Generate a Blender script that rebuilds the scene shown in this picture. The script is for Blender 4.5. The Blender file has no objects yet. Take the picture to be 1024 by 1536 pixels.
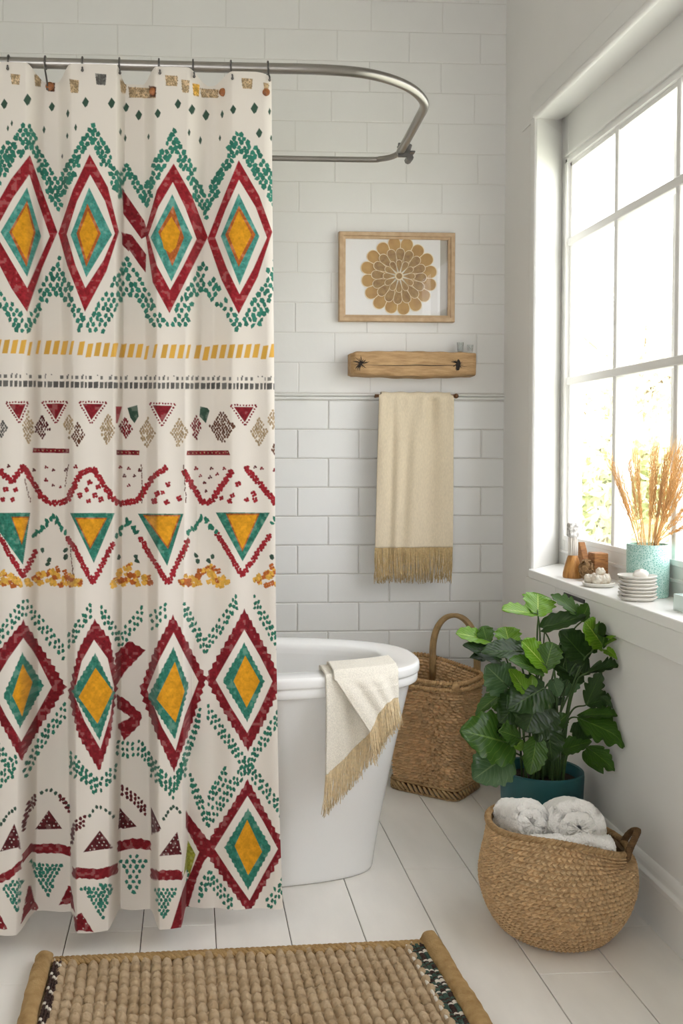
import bpy, bmesh, math, random
import numpy as np
from mathutils import Vector, Matrix

rng = np.random.default_rng(11)
random.seed(5)
SC = bpy.context.scene
COL = SC.collection
PI = math.pi

# ------------------------------------------------------------------ camera
F_PX, W_PX, H_PX = 1500.0, 1024, 1536
YAW, PITCH = math.radians(3.5), math.radians(1.7)
CX = 285 + F_PX * math.tan(YAW) / math.cos(PITCH)
CY = 680 + F_PX * math.tan(PITCH)
CAM = np.array([0.0, 0.0, 1.17])
FWD = np.array([math.sin(YAW) * math.cos(PITCH), math.cos(YAW) * math.cos(PITCH), -math.sin(PITCH)])
RGT = np.array([math.cos(YAW), -math.sin(YAW), 0.0])
UPV = np.cross(RGT, FWD)


def P(px, py, x=None, y=None, z=None):
    """the point of the room seen at a photo pixel, on one of the planes x=, y= or z="""
    d = FWD + RGT * ((px - CX) / F_PX) - UPV * ((py - CY) / F_PX)
    if x is not None:
        k = (x - CAM[0]) / d[0]
    elif y is not None:
        k = (y - CAM[1]) / d[1]
    else:
        k = (z - CAM[2]) / d[2]
    return CAM + d * k


cam_data = bpy.data.cameras.new('camera')
cam = bpy.data.objects.new('camera', cam_data)
COL.objects.link(cam)
cam.location = CAM
cam.rotation_euler = (PI / 2 - PITCH, 0, -YAW)
cam_data.sensor_fit = 'VERTICAL'
cam_data.sensor_height = 36
cam_data.lens = 36 * F_PX / H_PX
cam_data.shift_x = (W_PX / 2 - CX) / H_PX
cam_data.shift_y = (CY - H_PX / 2) / H_PX
cam_data.clip_start = 0.02
cam_data.clip_end = 200
SC.camera = cam

# ------------------------------------------------------------------ materials


def srgb(r, g, b):
    f = lambda c: (c / 255 / 12.92) if c / 255 <= 0.04045 else ((c / 255 + 0.055) / 1.055) ** 2.4
    return (f(r), f(g), f(b))


def mat(name, rgb, rough=0.6, metal=0.0, var=0.0, vscale=8.0, bump=0.0, bscale=60.0, stretch=(1, 1, 1),
        rgb2=None, spec=0.5, coat=0.0, detail=4.0, bdist=0.002, sheen=0.0, transl=0.0):
    """principled material, its colour and relief varied by noise"""
    m = bpy.data.materials.new(name)
    m.use_nodes = True
    nt = m.node_tree
    N, L = nt.nodes, nt.links
    b = N['Principled BSDF']
    b.inputs['Base Color'].default_value = (*rgb, 1)
    b.inputs['Roughness'].default_value = rough
    b.inputs['Metallic'].default_value = metal
    b.inputs['Specular IOR Level'].default_value = spec
    b.inputs['Coat Weight'].default_value = coat
    b.inputs['Sheen Weight'].default_value = sheen
    tc = N.new('ShaderNodeTexCoord')
    mp = N.new('ShaderNodeMapping')
    mp.inputs['Scale'].default_value = stretch
    L.new(tc.outputs['Object'], mp.inputs['Vector'])
    if var > 0 or rgb2 is not None:
        n = N.new('ShaderNodeTexNoise')
        n.inputs['Scale'].default_value = vscale
        n.inputs['Detail'].default_value = detail
        L.new(mp.outputs['Vector'], n.inputs['Vector'])
        mx = N.new('ShaderNodeMix')
        mx.data_type = 'RGBA'
        rp = N.new('ShaderNodeValToRGB')
        rp.color_ramp.elements[0].position = 0.32
        rp.color_ramp.elements[1].position = 0.68
        L.new(n.outputs['Fac'], rp.inputs['Fac'])
        L.new(rp.outputs['Color'], mx.inputs['Factor'])
        c2 = rgb2 if rgb2 is not None else tuple(min(1, c * (1 + var)) for c in rgb)
        c1 = rgb if rgb2 is not None else tuple(c * (1 - var) for c in rgb)
        mx.inputs['A'].default_value = (*c1, 1)
        mx.inputs['B'].default_value = (*c2, 1)
        L.new(mx.outputs['Result'], b.inputs['Base Color'])
    if bump > 0:
        n2 = N.new('ShaderNodeTexNoise')
        n2.inputs['Scale'].default_value = bscale
        n2.inputs['Detail'].default_value = 3
        L.new(mp.outputs['Vector'], n2.inputs['Vector'])
        bp = N.new('ShaderNodeBump')
        bp.inputs['Strength'].default_value = bump
        bp.inputs['Distance'].default_value = bdist
        L.new(n2.outputs['Fac'], bp.inputs['Height'])
        L.new(bp.outputs['Normal'], b.inputs['Normal'])
    if transl > 0:
        out = N['Material Output']
        t = N.new('ShaderNodeBsdfTranslucent')
        t.inputs['Color'].default_value = (*rgb, 1)
        ms = N.new('ShaderNodeMixShader')
        ms.inputs['Fac'].default_value = transl
        L.new(b.outputs['BSDF'], ms.inputs[1])
        L.new(t.outputs['BSDF'], ms.inputs[2])
        L.new(ms.outputs['Shader'], out.inputs['Surface'])
    return m


def glass_mat(name, tint=(1, 1, 1), rough=0.0, base=0.04):
    """thin clear pane: mostly see-through, glossy by the viewing angle"""
    m = bpy.data.materials.new(name)
    m.use_nodes = True
    nt = m.node_tree
    N, L = nt.nodes, nt.links
    N.remove(N['Principled BSDF'])
    t = N.new('ShaderNodeBsdfTransparent')
    t.inputs['Color'].default_value = (*tint, 1)
    g = N.new('ShaderNodeBsdfGlossy')
    g.inputs['Roughness'].default_value = rough
    fr = N.new('ShaderNodeFresnel')
    fr.inputs['IOR'].default_value = 1.45
    ms = N.new('ShaderNodeMixShader')
    ge = N.new('ShaderNodeNewGeometry')          # one reflection per pane, at the face the ray enters
    iv = N.new('ShaderNodeMath')
    iv.operation = 'SUBTRACT'
    iv.inputs[0].default_value = 1.0
    L.new(ge.outputs['Backfacing'], iv.inputs[1])
    mu = N.new('ShaderNodeMath')
    mu.operation = 'MULTIPLY'
    L.new(fr.outputs['Fac'], mu.inputs[0])
    L.new(iv.outputs[0], mu.inputs[1])
    L.new(mu.outputs[0], ms.inputs['Fac'])
    L.new(t.outputs['BSDF'], ms.inputs[1])
    L.new(g.outputs['BSDF'], ms.inputs[2])
    L.new(ms.outputs['Shader'], N['Material Output'].inputs['Surface'])
    return m


M = {}
M['wall'] = mat('white wall paint', srgb(227, 225, 221), 0.6, bump=0.12, bscale=25, var=0.012, vscale=3)
M['brick_paint'] = mat('white painted brick', srgb(224, 223, 219), 0.55, bump=0.25, bscale=30, var=0.012, vscale=5)
M['tile'] = mat('glazed white tile', srgb(226, 226, 223), 0.28, var=0.012, vscale=5)
M['grout'] = mat('white grout', srgb(206, 203, 196), 0.8)
M['paint'] = mat('white gloss paint', srgb(229, 228, 224), 0.4)
M['sill'] = mat('white sill paint', srgb(236, 235, 231), 0.35)
M['ceramic'] = mat('white ceramic', srgb(238, 238, 236), 0.16, spec=0.5)
M['steel'] = mat('brushed steel', srgb(150, 146, 140), 0.30, 1.0)
M['darksteel'] = mat('grey metal', srgb(108, 106, 104), 0.35, 1.0)
M['glass'] = glass_mat('window glass')
M['dark'] = mat('dark charred wood', srgb(38, 30, 24), 0.9)
M['slot'] = mat('dark slot metal', srgb(62, 62, 60), 0.5, 0.6, var=0.3, vscale=200)

# ------------------------------------------------------------------ building
ORG = {}


def mk(name, V, F, material, parent=None, origin=None, smooth=True, midx=None, uv=None, col=None):
    """one mesh object from world-space vertices; a top-level one gets its origin at its base"""
    V = np.asarray(V, dtype=np.float64).reshape(-1, 3)
    if parent is not None:
        off = ORG[parent.name]
    elif origin is not None:
        off = np.asarray(origin, float)
    else:
        lo, hi = V.min(0), V.max(0)
        off = np.array([(lo[0] + hi[0]) / 2, (lo[1] + hi[1]) / 2, lo[2]])
    me = bpy.data.meshes.new(name)
    Vl = V - off
    if isinstance(F, np.ndarray):
        k = F.shape[1]
        me.vertices.add(len(Vl))
        me.vertices.foreach_set('co', Vl.astype(np.float32).ravel())
        me.loops.add(F.size)
        me.loops.foreach_set('vertex_index', F.astype(np.int32).ravel())
        me.polygons.add(len(F))
        me.polygons.foreach_set('loop_start', np.arange(0, F.size, k, dtype=np.int32))
        me.update(calc_edges=True)
    else:
        me.from_pydata([tuple(v) for v in Vl], [], [tuple(int(i) for i in f) for f in F])
        me.update()
    mats = material if isinstance(material, (list, tuple)) else [material]
    for q in mats:
        me.materials.append(q)
    if midx is not None:
        me.polygons.foreach_set('material_index', np.asarray(midx, dtype=np.int32))
    me.polygons.foreach_set('use_smooth', np.full(len(me.polygons), bool(smooth)))
    if uv is not None:
        l = me.uv_layers.new(name='UVMap')
        li = np.empty(len(me.loops), dtype=np.int32)
        me.loops.foreach_get('vertex_index', li)
        l.data.foreach_set('uv', np.asarray(uv, dtype=np.float32)[li].ravel())
    if col is not None:
        a = me.color_attributes.new('tint', 'FLOAT_COLOR', 'POINT')
        c4 = np.ones((len(Vl), 4), dtype=np.float32)
        c4[:, :3] = col
        a.data.foreach_set('color', c4.ravel())
    o = bpy.data.objects.new(name, me)
    COL.objects.link(o)
    ORG[o.name] = off
    if parent is not None:
        o.parent = parent
    else:
        o.location = off
    return o


def tag(o, label, cat, group=None, kind=None):
    o['label'] = label
    o['category'] = cat
    if group:
        o['group'] = group
    if kind:
        o['kind'] = kind
    return o


def struct(o, label=None):
    o['kind'] = 'structure'
    if label:
        o['label'] = label
    return o


def thing(name, loc, label, cat, group=None):
    o = bpy.data.objects.new(name, None)
    COL.objects.link(o)
    o.location = loc
    o.empty_display_size = 0.05
    ORG[o.name] = np.asarray(loc, float)
    return tag(o, label, cat, group)


def dup(root, loc, label, rotz=0.0, scale=None):
    """a copy of a thing with copies of its parts and sub-parts"""
    r = root.copy()
    COL.objects.link(r)
    r.location = loc
    r.rotation_euler = (0, 0, rotz)
    if scale:
        r.scale = scale
    r['label'] = label
    for ch in list(root.children):
        c = ch.copy()
        COL.objects.link(c)
        c.parent = r
        for g in list(ch.children):
            d = g.copy()
            COL.objects.link(d)
            d.parent = c
    return r


class Geo:
    """collects shapes into one vertex and face list"""

    def __init__(self):
        self.V, self.F, self.I, self.n = [], [], [], 0

    def add(self, V, F, mi=0):
        V = np.asarray(V, float).reshape(-1, 3)
        self.V.append(V)
        for f in F:
            self.F.append([int(i) + self.n for i in f])
            self.I.append(mi)
        self.n += len(V)
        return self

    def box(self, x0, x1, y0, y1, z0, z1, mi=0):
        V = [(x, y, z) for x in (x0, x1) for y in (y0, y1) for z in (z0, z1)]
        F = [(0, 1, 3, 2), (4, 6, 7, 5), (0, 4, 5, 1), (2, 3, 7, 6), (0, 2, 6, 4), (1, 5, 7, 3)]
        return self.add(V, F, mi)

    def prism(self, poly, fn, a, b, mi=0):
        """poly: 2D outline, fn(u, v, w) -> xyz, extruded from w=a to w=b"""
        n = len(poly)
        V = [fn(u, v, a) for u, v in poly] + [fn(u, v, b) for u, v in poly]
        F = [tuple(range(n))[::-1], tuple(range(n, 2 * n))] + [(i, (i + 1) % n, n + (i + 1) % n, n + i) for i in range(n)]
        return self.add(V, F, mi)

    def tube(self, pts, r, n=8, mi=0, cap=True):
        pts = np.asarray(pts, float)
        k = len(pts)
        R = np.full(k, r) if np.isscalar(r) else np.asarray(r, float)
        t = np.gradient(pts, axis=0)
        t /= np.linalg.norm(t, axis=1)[:, None] + 1e-12
        ref = np.array([0, 0, 1.0]) if abs(t[0][2]) < 0.9 else np.array([1.0, 0, 0])
        a = np.cross(t[0], ref)
        a /= np.linalg.norm(a)
        V = []
        for i in range(k):
            a = a - t[i] * np.dot(a, t[i])
            a /= np.linalg.norm(a) + 1e-12
            b = np.cross(t[i], a)
            for j in range(n):
                q = 2 * PI * j / n
                V.append(pts[i] + R[i] * (math.cos(q) * a + math.sin(q) * b))
        F = [(i * n + j, i * n + (j + 1) % n, (i + 1) * n + (j + 1) % n, (i + 1) * n + j) for i in range(k - 1) for j in range(n)]
        if cap:
            F += [tuple(range(n))[::-1], tuple(range((k - 1) * n, k * n))]
        return self.add(V, F, mi)

    def lathe(self, prof, c, n=32, mi=0):
        """prof: (radius, height) pairs about the vertical axis through c"""
        V, k = [], len(prof)
        for r, h in prof:
            for j in range(n):
                q = 2 * PI * j / n
                V.append((c[0] + r * math.cos(q), c[1] + r * math.sin(q), c[2] + h))
        F = [(i * n + j, i * n + (j + 1) % n, (i + 1) * n + (j + 1) % n, (i + 1) * n + j) for i in range(k - 1) for j in range(n)]
        F += [tuple(range(n))[::-1], tuple(range((k - 1) * n, k * n))]
        return self.add(V, F, mi)

    def blob(self, c, r, nu=14, nv=10, amp=0.0, seed=0, mi=0, fn=None):
        """rounded lump, radii r"""
        g = np.random.default_rng(seed)
        ph = g.uniform(0, 6.28, (6, 2))
        V = []
        for i in range(nv + 1):
            th = PI * i / nv
            for j in range(nu):
                q = 2 * PI * j / nu
                d = 1 + amp * sum(math.sin((k + 2) * q + ph[k, 0]) * math.sin((k + 1) * th + ph[k, 1]) for k in range(4)) / 2
                V.append((c[0] + r[0] * d * math.sin(th) * math.cos(q), c[1] + r[1] * d * math.sin(th) * math.sin(q), c[2] + r[2] * d * math.cos(th)))
        F = [(i * nu + j, (i + 1) * nu + j, (i + 1) * nu + (j + 1) % nu, i * nu + (j + 1) % nu) for i in range(nv) for j in range(nu)]
        return self.add(V, F, mi)

    def build(self, name, material, parent=None, origin=None, smooth=True, bevel=0.0, seg=2, auto=None):
        V = np.concatenate(self.V)
        o = mk(name, V, self.F, material, parent, origin, smooth, midx=self.I)
        if bevel > 0:
            bm = bmesh.new()
            bm.from_mesh(o.data)
            es = [e for e in bm.edges if len(e.link_faces) == 2 and e.calc_face_angle(0) > 0.6]
            bmesh.ops.bevel(bm, geom=es, offset=bevel, segments=seg, affect='EDGES', profile=0.5, clamp_overlap=True)
            bm.to_mesh(o.data)
            bm.free()
        if smooth and auto is not None:
            o.data.set_sharp_from_angle(angle=math.radians(auto))
        return o


def grid_faces(nu, nv, wrap_u=False, off=0):
    """quads of an nv x nu vertex grid (row-major, u fastest)"""
    iu = np.arange(nu if wrap_u else nu - 1)
    iv = np.arange(nv - 1)
    U, Vv = np.meshgrid(iu, iv)
    U2 = (U + 1) % nu
    q = np.stack([Vv * nu + U, Vv * nu + U2, (Vv + 1) * nu + U2, (Vv + 1) * nu + U], -1)
    return q.reshape(-1, 4) + off


def smooth(a, b, x):
    t = np.clip((x - a) / (b - a), 0, 1)
    return t * t * (3 - 2 * t)


def spline(pts, n):
    """Catmull-Rom through pts"""
    p = np.asarray(pts, float)
    p = np.vstack([2 * p[0] - p[1], p, 2 * p[-1] - p[-2]])
    k = len(p) - 3
    out = []
    for t in np.linspace(0, k, n):
        i = min(int(t), k - 1)
        u = t - i
        a, b, c, d = p[i:i + 4]
        out.append(0.5 * ((2 * b) + (-a + c) * u + (2 * a - 5 * b + 4 * c - d) * u * u + (-a + 3 * b - 3 * c + d) * u ** 3))
    return np.array(out)


def vnoise(shape, cells, seed):
    """smooth value noise on a 2D array"""
    g = np.random.default_rng(seed)
    cy, cx = cells
    t = g.random((cy + 2, cx + 2))
    y = np.linspace(0, cy, shape[0])
    x = np.linspace(0, cx, shape[1])
    iy, ix = y.astype(int), x.astype(int)
    fy, fx = (y - iy)[:, None], (x - ix)[None, :]
    fy, fx = fy * fy * (3 - 2 * fy), fx * fx * (3 - 2 * fx)
    A = t[iy][:, ix]
    B = t[iy][:, ix + 1]
    C = t[iy + 1][:, ix]
    D = t[iy + 1][:, ix + 1]
    return (A * (1 - fx) + B * fx) * (1 - fy) + (C * (1 - fx) + D * fx) * fy
# ================================================================== the room
YB, XR, XL, ZC, YN = 3.62, 1.15, -1.30, 3.0, -2.0
XS = 1.30           # plane of the window sash
ZS = 0.783          # top of the window sill
ZH = 2.285          # head of the window opening
YJ, YJS = P(803, 500, x=XR)[1], P(840, 500, x=XS)[1]   # far jamb on the wall, and on the sash
ZHS = P(840, 181, x=XS)[2]
YW0 = 1.05          # near jamb
XO = 1.38           # outer face of the wall

# floor: painted planks running away from the viewer, thin open joints between them
g = Geo()
g.box(XL - 0.1, XO, YN, YB + 0.1, -0.06, -0.004, 1)
k = 0
xs = [0.96 - 0.18 * i for i in range(-2, 14)]
joints = {0: [2.17, 0.9], -1: [2.38, 1.0], 1: [2.75, 1.5], 2: [1.9, 3.2], 3: [2.1], 4: [1.5, 3.0], 5: [2.45], 6: [2.43], 7: [2.2]}
for i in range(-2, 14):
    x1 = min(0.96 - 0.18 * i, XO)
    x0 = max(0.96 - 0.18 * (i + 1), XL - 0.1)
    if x1 - x0 < 0.01:
        continue
    cuts = [YN] + sorted(joints.get(i, [1.2 + 0.37 * (i % 4)])) + [YB + 0.1]
    for a, b in zip(cuts[:-1], cuts[1:]):
        e = 0.0011
        V = []
        for (z, s) in ((-0.005, 0), (-0.0012, 0), (0.0, 0.0012)):
            V += [(x0 + e + s, a + e * .6 + s, z), (x1 - e - s, a + e * .6 + s, z), (x1 - e - s, b - e * .6 - s, z), (x0 + e + s, b - e * .6 - s, z)]
        F = [(8, 9, 10, 11)] + [(r * 4 + j, r * 4 + (j + 1) % 4, r * 4 + 4 + (j + 1) % 4, r * 4 + 4 + j) for r in (0, 1) for j in range(4)]
        g.add(V, F, 0)
M['floor'] = mat('pale grey painted plank', srgb(238, 234, 227), 0.40, var=0.045, vscale=3.5, stretch=(3, 1, 1), bump=0.08, bscale=20, detail=8)
M['gap'] = mat('dark floor joint', srgb(70, 62, 54), 0.9)
struct(g.build('floor', [M['floor'], M['gap']], smooth=False, origin=(0, 0, 0)), 'pale grey plank floor')

# back wall: glazed tiles up to a ledge, painted bricks above
def block(g, x0, x1, z0, z1, y, d, bev, mi):
    V = []
    for yy, s in ((y, 0), (y - d * .55, 0.0), (y - d, bev)):
        V += [(x0 + s, yy, z0 + s), (x1 - s, yy, z0 + s), (x1 - s, yy, z1 - s), (x0 + s, yy, z1 - s)]
    F = [(8, 9, 10, 11)] + [(r * 4 + j, r * 4 + (j + 1) % 4, r * 4 + 4 + (j + 1) % 4, r * 4 + 4 + j) for r in (0, 1) for j in range(4)]
    g.add(V, F, mi)


g = Geo()
g.box(XL - 0.1, XO, YB + 0.001, YB + 0.12, -0.05, ZC, 2)
ZL = P(600, 596, y=YB)[2]       # ledge
hx, hz = 0.226, 0.1055
z = ZL - 0.012
row = 0
xj = P(492, 640, y=YB)[0]
while z > 0.0:
    x = xj - (hx * 0.5 if row % 2 else 0) - 12 * hx
    while x < XR + 0.05:
        a, b = max(x, XL), min(x + hx, XR + 0.02)
        if b - a > 0.02:
            block(g, a + 0.0012, b - 0.0012, max(z - hz, 0) + 0.0012, z - 0.0012, YB + 0.002, 0.006, 0.0035, 0)
        x += hx
    z -= hz
    row += 1
# ledge: two thin rounded courses
for z0, z1, d in ((ZL - 0.010, ZL + 0.002, 0.010), (ZL + 0.003, ZL + 0.013, 0.014)):
    block(g, XL, XR + 0.02, z0, z1, YB + 0.002, d, 0.003, 1)
bx, bz = 0.262, 0.1085
z = ZL + 0.016
row = 0
while z < ZC:
    sh = [0, 0.5, 0.05, 0.55, 0.02, 0.47][row % 6]
    x = P(448, 180, y=YB)[0] - sh * bx - 12 * bx
    while x < XR + 0.05:
        a, b = max(x, XL), min(x + bx, XR + 0.02)
        if b - a > 0.02:
            dj = 0.0026 + rng.uniform(-.0006, .0008)
            block(g, a + 0.0006, b - 0.0006, z + 0.0006, z + bz - 0.0006, YB + 0.002, dj, 0.003, 1)
        x += bx
    z += bz
    row += 1
struct(g.build('wall_back', [M['tile'], M['brick_paint'], M['grout']], smooth=False, origin=(0, YB, 0)), 'white brick and tile back wall')

# right wall with the window opening
g = Geo()
g.box(XR, XO, YN, YB + 0.1, -0.05, ZS - 0.03)
xy = lambda u, v, w: (u, v, w)
g.prism([(XR, YJ), (XR, YB + 0.1), (XO, YB + 0.1), (XO, YJS), (XS - 0.002, YJS)], xy, ZS - 0.03, ZC)
g.prism([(XR, YN), (XO, YN), (XO, YW0), (XR, YW0)][::-1], xy, ZS - 0.03, ZC)
g.prism([(XR, ZH), (XR, ZC), (XO, ZC), (XO, ZHS), (XS - 0.002, ZHS)], lambda u, v, w: (u, w, v), YW0, YJ)
g.prism([(XR + 0.0005, YJ), (XS - 0.002, YJS), (XO, YJS), (XO, YJ)][::-1], xy, ZHS, ZC)
struct(g.build('wall_right', M['wall'], smooth=False, origin=(XR, 1, 0)), 'white wall with the window')

g = Geo()
g.box(XL - 0.1, XL, YN, YB + 0.1, -0.05, ZC)
struct(g.build('wall_left', M['wall'], smooth=False, origin=(XL, 1, 0)))
# rear wall, behind the viewer, with an unseen opening added and sized for fill light
g = Geo()
g.box(XL - 0.1, -1.05, YN - 0.1, YN, -0.05, ZC)
g.box(0.0, XO, YN - 0.1, YN, -0.05, ZC)
g.box(-1.05, 0.0, YN - 0.1, YN, 2.25, ZC)
struct(g.build('wall_rear', M['wall'], smooth=False, origin=(0, YN, 0)))
g = Geo()
g.box(XL - 0.1, XO, YN, YB + 0.1, ZC, ZC + 0.1)
struct(g.build('ceiling', M['wall'], smooth=False, origin=(0, 1, ZC)))

# baseboard with a moulded cap
g = Geo()
prof = [(XR + 0.002, 0.0), (XR - 0.018, 0.0), (XR - 0.018, 0.108), (XR - 0.024, 0.112), (XR - 0.024, 0.126), (XR - 0.014, 0.131),
        (XR - 0.012, 0.143), (XR - 0.009, 0.150), (XR - 0.004, 0.157), (XR + 0.002, 0.158)]
g.prism(prof, lambda u, v, w: (u, w, v), YN, YB)
struct(g.build('baseboard_right', M['paint'], smooth=False, bevel=0.002, origin=(XR, 1, 0)), 'white moulded baseboard under the window')

# ------------------------------------------------------------------ window
win = bpy.data.objects.new('window_1', None)
COL.objects.link(win)
win.location = (XS, 2.2, ZS)
ORG[win.name] = np.array([XS, 2.2, ZS])
struct(win, 'large white gridded window with a deep sill')
yg = P(852, 241, x=XS)[1]                   # far edge of the glass
zt, zb = P(852, 243, x=XS)[2], P(850, 806, x=XS)[2]
h1, h2 = P(852, 363, x=XS)[2], P(850, 572, x=XS)[2]
v1, v2 = P(920, 500, x=XS)[1], P(1012, 500, x=XS)[1]
st = (v1 - v2)
vs = [v1, v2, v2 - st, v2 - 2 * st]
yn = vs[-1] - st                            # near edge of the glass
g = Geo()
T = 0.045
g.box(XS, XS + T, yg, YJS + 0.01, ZS - 0.03, ZHS + 0.01)
g.box(XS, XS + T, YW0 - 0.01, yn, ZS - 0.03, ZHS + 0.01)
g.box(XS, XS + T, yn, yg, zt, ZHS + 0.01)
g.box(XS, XS + T, yn, yg, ZS - 0.03, zb)
sash = g.build('window_frame', M['paint'], win, smooth=False, bevel=0.003)
# thin bead round the glass
g = Geo()
for a in (0.0, 0.013):
    g.box(XS - 0.006 + a, XS + 0.012, yg - 0.004 - a, yg + 0.010 - a, zb - 0.01 + a, zt + 0.01 - a)
    g.box(XS - 0.006 + a, XS + 0.012, yn - 0.010, yg + 0.010, zt - 0.004 - a, zt + 0.010 - a)
g.box(XS - 0.004, XS + 0.012, yn - 0.010, yg + 0.010, zb - 0.012, zb + 0.005)
g.box(XS - 0.008, XS + 0.01, yn - 0.02, yg + 0.02, zt + 0.020, zt + 0.030)
g.box(XS - 0.008, XS + 0.01, yn - 0.02, yg + 0.03, zb - 0.055, zb - 0.046)
g.build('glazing_bead', M['paint'], win, smooth=False, bevel=0.0015)
g = Geo()
for y in vs:
    g.box(XS + 0.002, XS + 0.036, y - 0.012, y + 0.012, zb, zt)
for zz in (h1, h2):
    g.box(XS + 0.000, XS + 0.036, yn, yg, zz - 0.0135, zz + 0.0135)
g.build('muntin_grid', M['paint'], win, smooth=False, bevel=0.004)
g = Geo()
g.box(XS + 0.020, XS + 0.024, yn, yg, zb, zt)
g.build('pane', M['glass'], win, smooth=False)
# splayed reveal lining, casing on the wall
g = Geo()
e = 0.004
g.prism([(XR - 0.002, YJ), (XS, YJS), (XS, YJS - e), (XR - 0.002, YJ - e)], xy, ZS, ZH)
g.prism([(XR - 0.002, ZH), (XS, ZHS), (XS, ZHS - e), (XR - 0.002, ZH - e)], lambda u, v, w: (u, w, v), YW0, YJ + 0.15)
g.build('reveal_lining', M['paint'], win, smooth=False)
g = Geo()
g.box(XR - 0.010, XR + 0.002, YJ - 0.003, YJ + 0.042, ZS - 0.02, ZH + 0.003)
g.box(XR - 0.010, XR + 0.002, YW0 - 0.05, YJ + 0.042, ZH - 0.003, ZH + 0.082)
cs = g.build('window_casing', M['paint'], win, smooth=True, bevel=0.006, seg=3, auto=50)
g = Geo()
g.tube([(XR - 0.004, YW0 - 0.05, ZH + 0.004), (XR - 0.004, YJ, ZH + 0.004)], 0.0125, 14)
g.build('bullnose_bead', M['paint'], win, smooth=True, auto=50)
g = Geo()
g.prism([(1.127, YW0 - 0.06), (1.127, YJ - 0.02), (1.131, YJ - 0.004), (1.143, YJ + 0.002), (XR, YJ + 0.001), (XS + 0.003, YJS), (XS + 0.003, YW0 - 0.06)], xy, ZS - 0.028, ZS)
sl = g.build('window_sill', M['sill'], win, smooth=False, bevel=0.004)
g = Geo()
ya = P(832, 890, x=1.132)[1]
g.box(1.132, XR + 0.002, YW0 - 0.06, ya - 0.001, ZS - 0.102, ZS - 0.0285)
g.box(1.132, XR + 0.002, ya + 0.001, YJ + 0.03, ZS - 0.102, ZS - 0.0285)
g.build('sill_apron', M['paint'], win, smooth=False, bevel=0.0015)
g = Geo()
a, b = P(846, 884, x=1.1315), P(877, 894, x=1.1315)
g.box(1.1285, 1.1335, b[1], a[1], ZS - 0.046, ZS - 0.034)
g.build('vent_slot', M['slot'], win, smooth=False, bevel=0.002)
# white upright posts outside, seen through the panes
g = Geo()
for px in (863, 936, 1020):
    y = P(px, 600, x=XS + 0.16)[1]
    g.box(XS + 0.14, XS + 0.18, y - 0.022, y + 0.022, ZS - 0.1, ZHS + 0.1)
g.build('outer_post', M['paint'], win, smooth=False, bevel=0.003)

# ------------------------------------------------------------------ curtain rail loop
ZR = P(200, 98, y=2.385)[2]
YF, YK = 2.385, P(500, 239, z=ZR)[1]
xm = P(637, 152, z=ZR)[0]
path = [(XL, YF, ZR), (-0.6, YF, ZR), (0.10, YF, ZR)]
for px, py in ((470, 104), (540, 109), (585, 119), (615, 132), (632, 147), (636, 160), (628, 177)):
    p = P(px, py, z=ZR)
    path.append(tuple(p))
c = P(600, 228, z=ZR)
front = spline(path + [tuple(P(614, 203, z=ZR)), tuple(c)], 90)
rail = thing('curtain_rail', (XL, 2.75, ZR), 'brushed steel looped shower rail carrying the patterned curtain', 'curtain rail')
Geo().tube(front, 0.0122, 16).build('front_bar', M['steel'], rail)
back = spline([tuple(c + np.array([0.004, -0.03, 0])), tuple(c), tuple(P(588, 235, z=ZR)), tuple(P(570, 238.5, z=ZR)), tuple(P(545, 239.5, z=ZR)), (0.2, YK, ZR), (-0.6, YK, ZR), (XL, YK, ZR)], 70)
Geo().tube(back, 0.0085, 12).build('rear_bar', M['steel'], rail)
g = Geo()
g.box(c[0] - 0.010, c[0] + 0.026, c[1] - 0.020, c[1] - 0.012, ZR - 0.020, ZR + 0.022)
g.box(c[0] + 0.004, c[0] + 0.042, c[1] - 0.02, c[1] + 0.01, ZR - 0.006, ZR - 0.001)
g.tube([(c[0] + 0.026, c[1] - 0.022, ZR - 0.022), (c[0] + 0.026, c[1] + 0.014, ZR - 0.022)], 0.011, 8)
g.tube([(c[0] + 0.024, c[1] - 0.01, ZR + 0.004), (c[0] + 0.030, c[1] - 0.006, ZR + 0.020)], 0.006, 8)
g.tube([(c[0] - 0.004, c[1] - 0.02, ZR + 0.018), (c[0] - 0.004, c[1] + 0.012, ZR + 0.018)], 0.004, 8)
g.build('clamp', M['darksteel'], rail, smooth=False, bevel=0.0015)
g = Geo()
g.tube([(XL, YF, ZR), (XL + 0.012, YF, ZR)], 0.03, 20)
g.build('wall_flange', M['steel'], rail, auto=40)
g = Geo()
g.tube([(XL, YK, ZR), (XL + 0.012, YK, ZR)], 0.025, 20)
g.build('wall_flange', M['steel'], rail, auto=40)
# ================================================================== shower curtain
YC = 2.385
_s = np.arange(-140, 480, 1.0)
_x = np.array([P(q, 700, y=YC)[0] for q in _s])
s_of_x = lambda x: np.interp(x, _x, _s)
x_of_s = lambda s: np.interp(s, _s, _x)
ZT, Z0 = 2.055, 0.047
s_right = lambda t: np.interp(t, [0, .3, .62, .85, 1], [406, 410, 415, 420, 427])


def plate(s, l, r, wl, wr):
    return smooth(l - wl / 2, l + wl / 2, s) * (1 - smooth(r - wr / 2, r + wr / 2, s))


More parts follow.
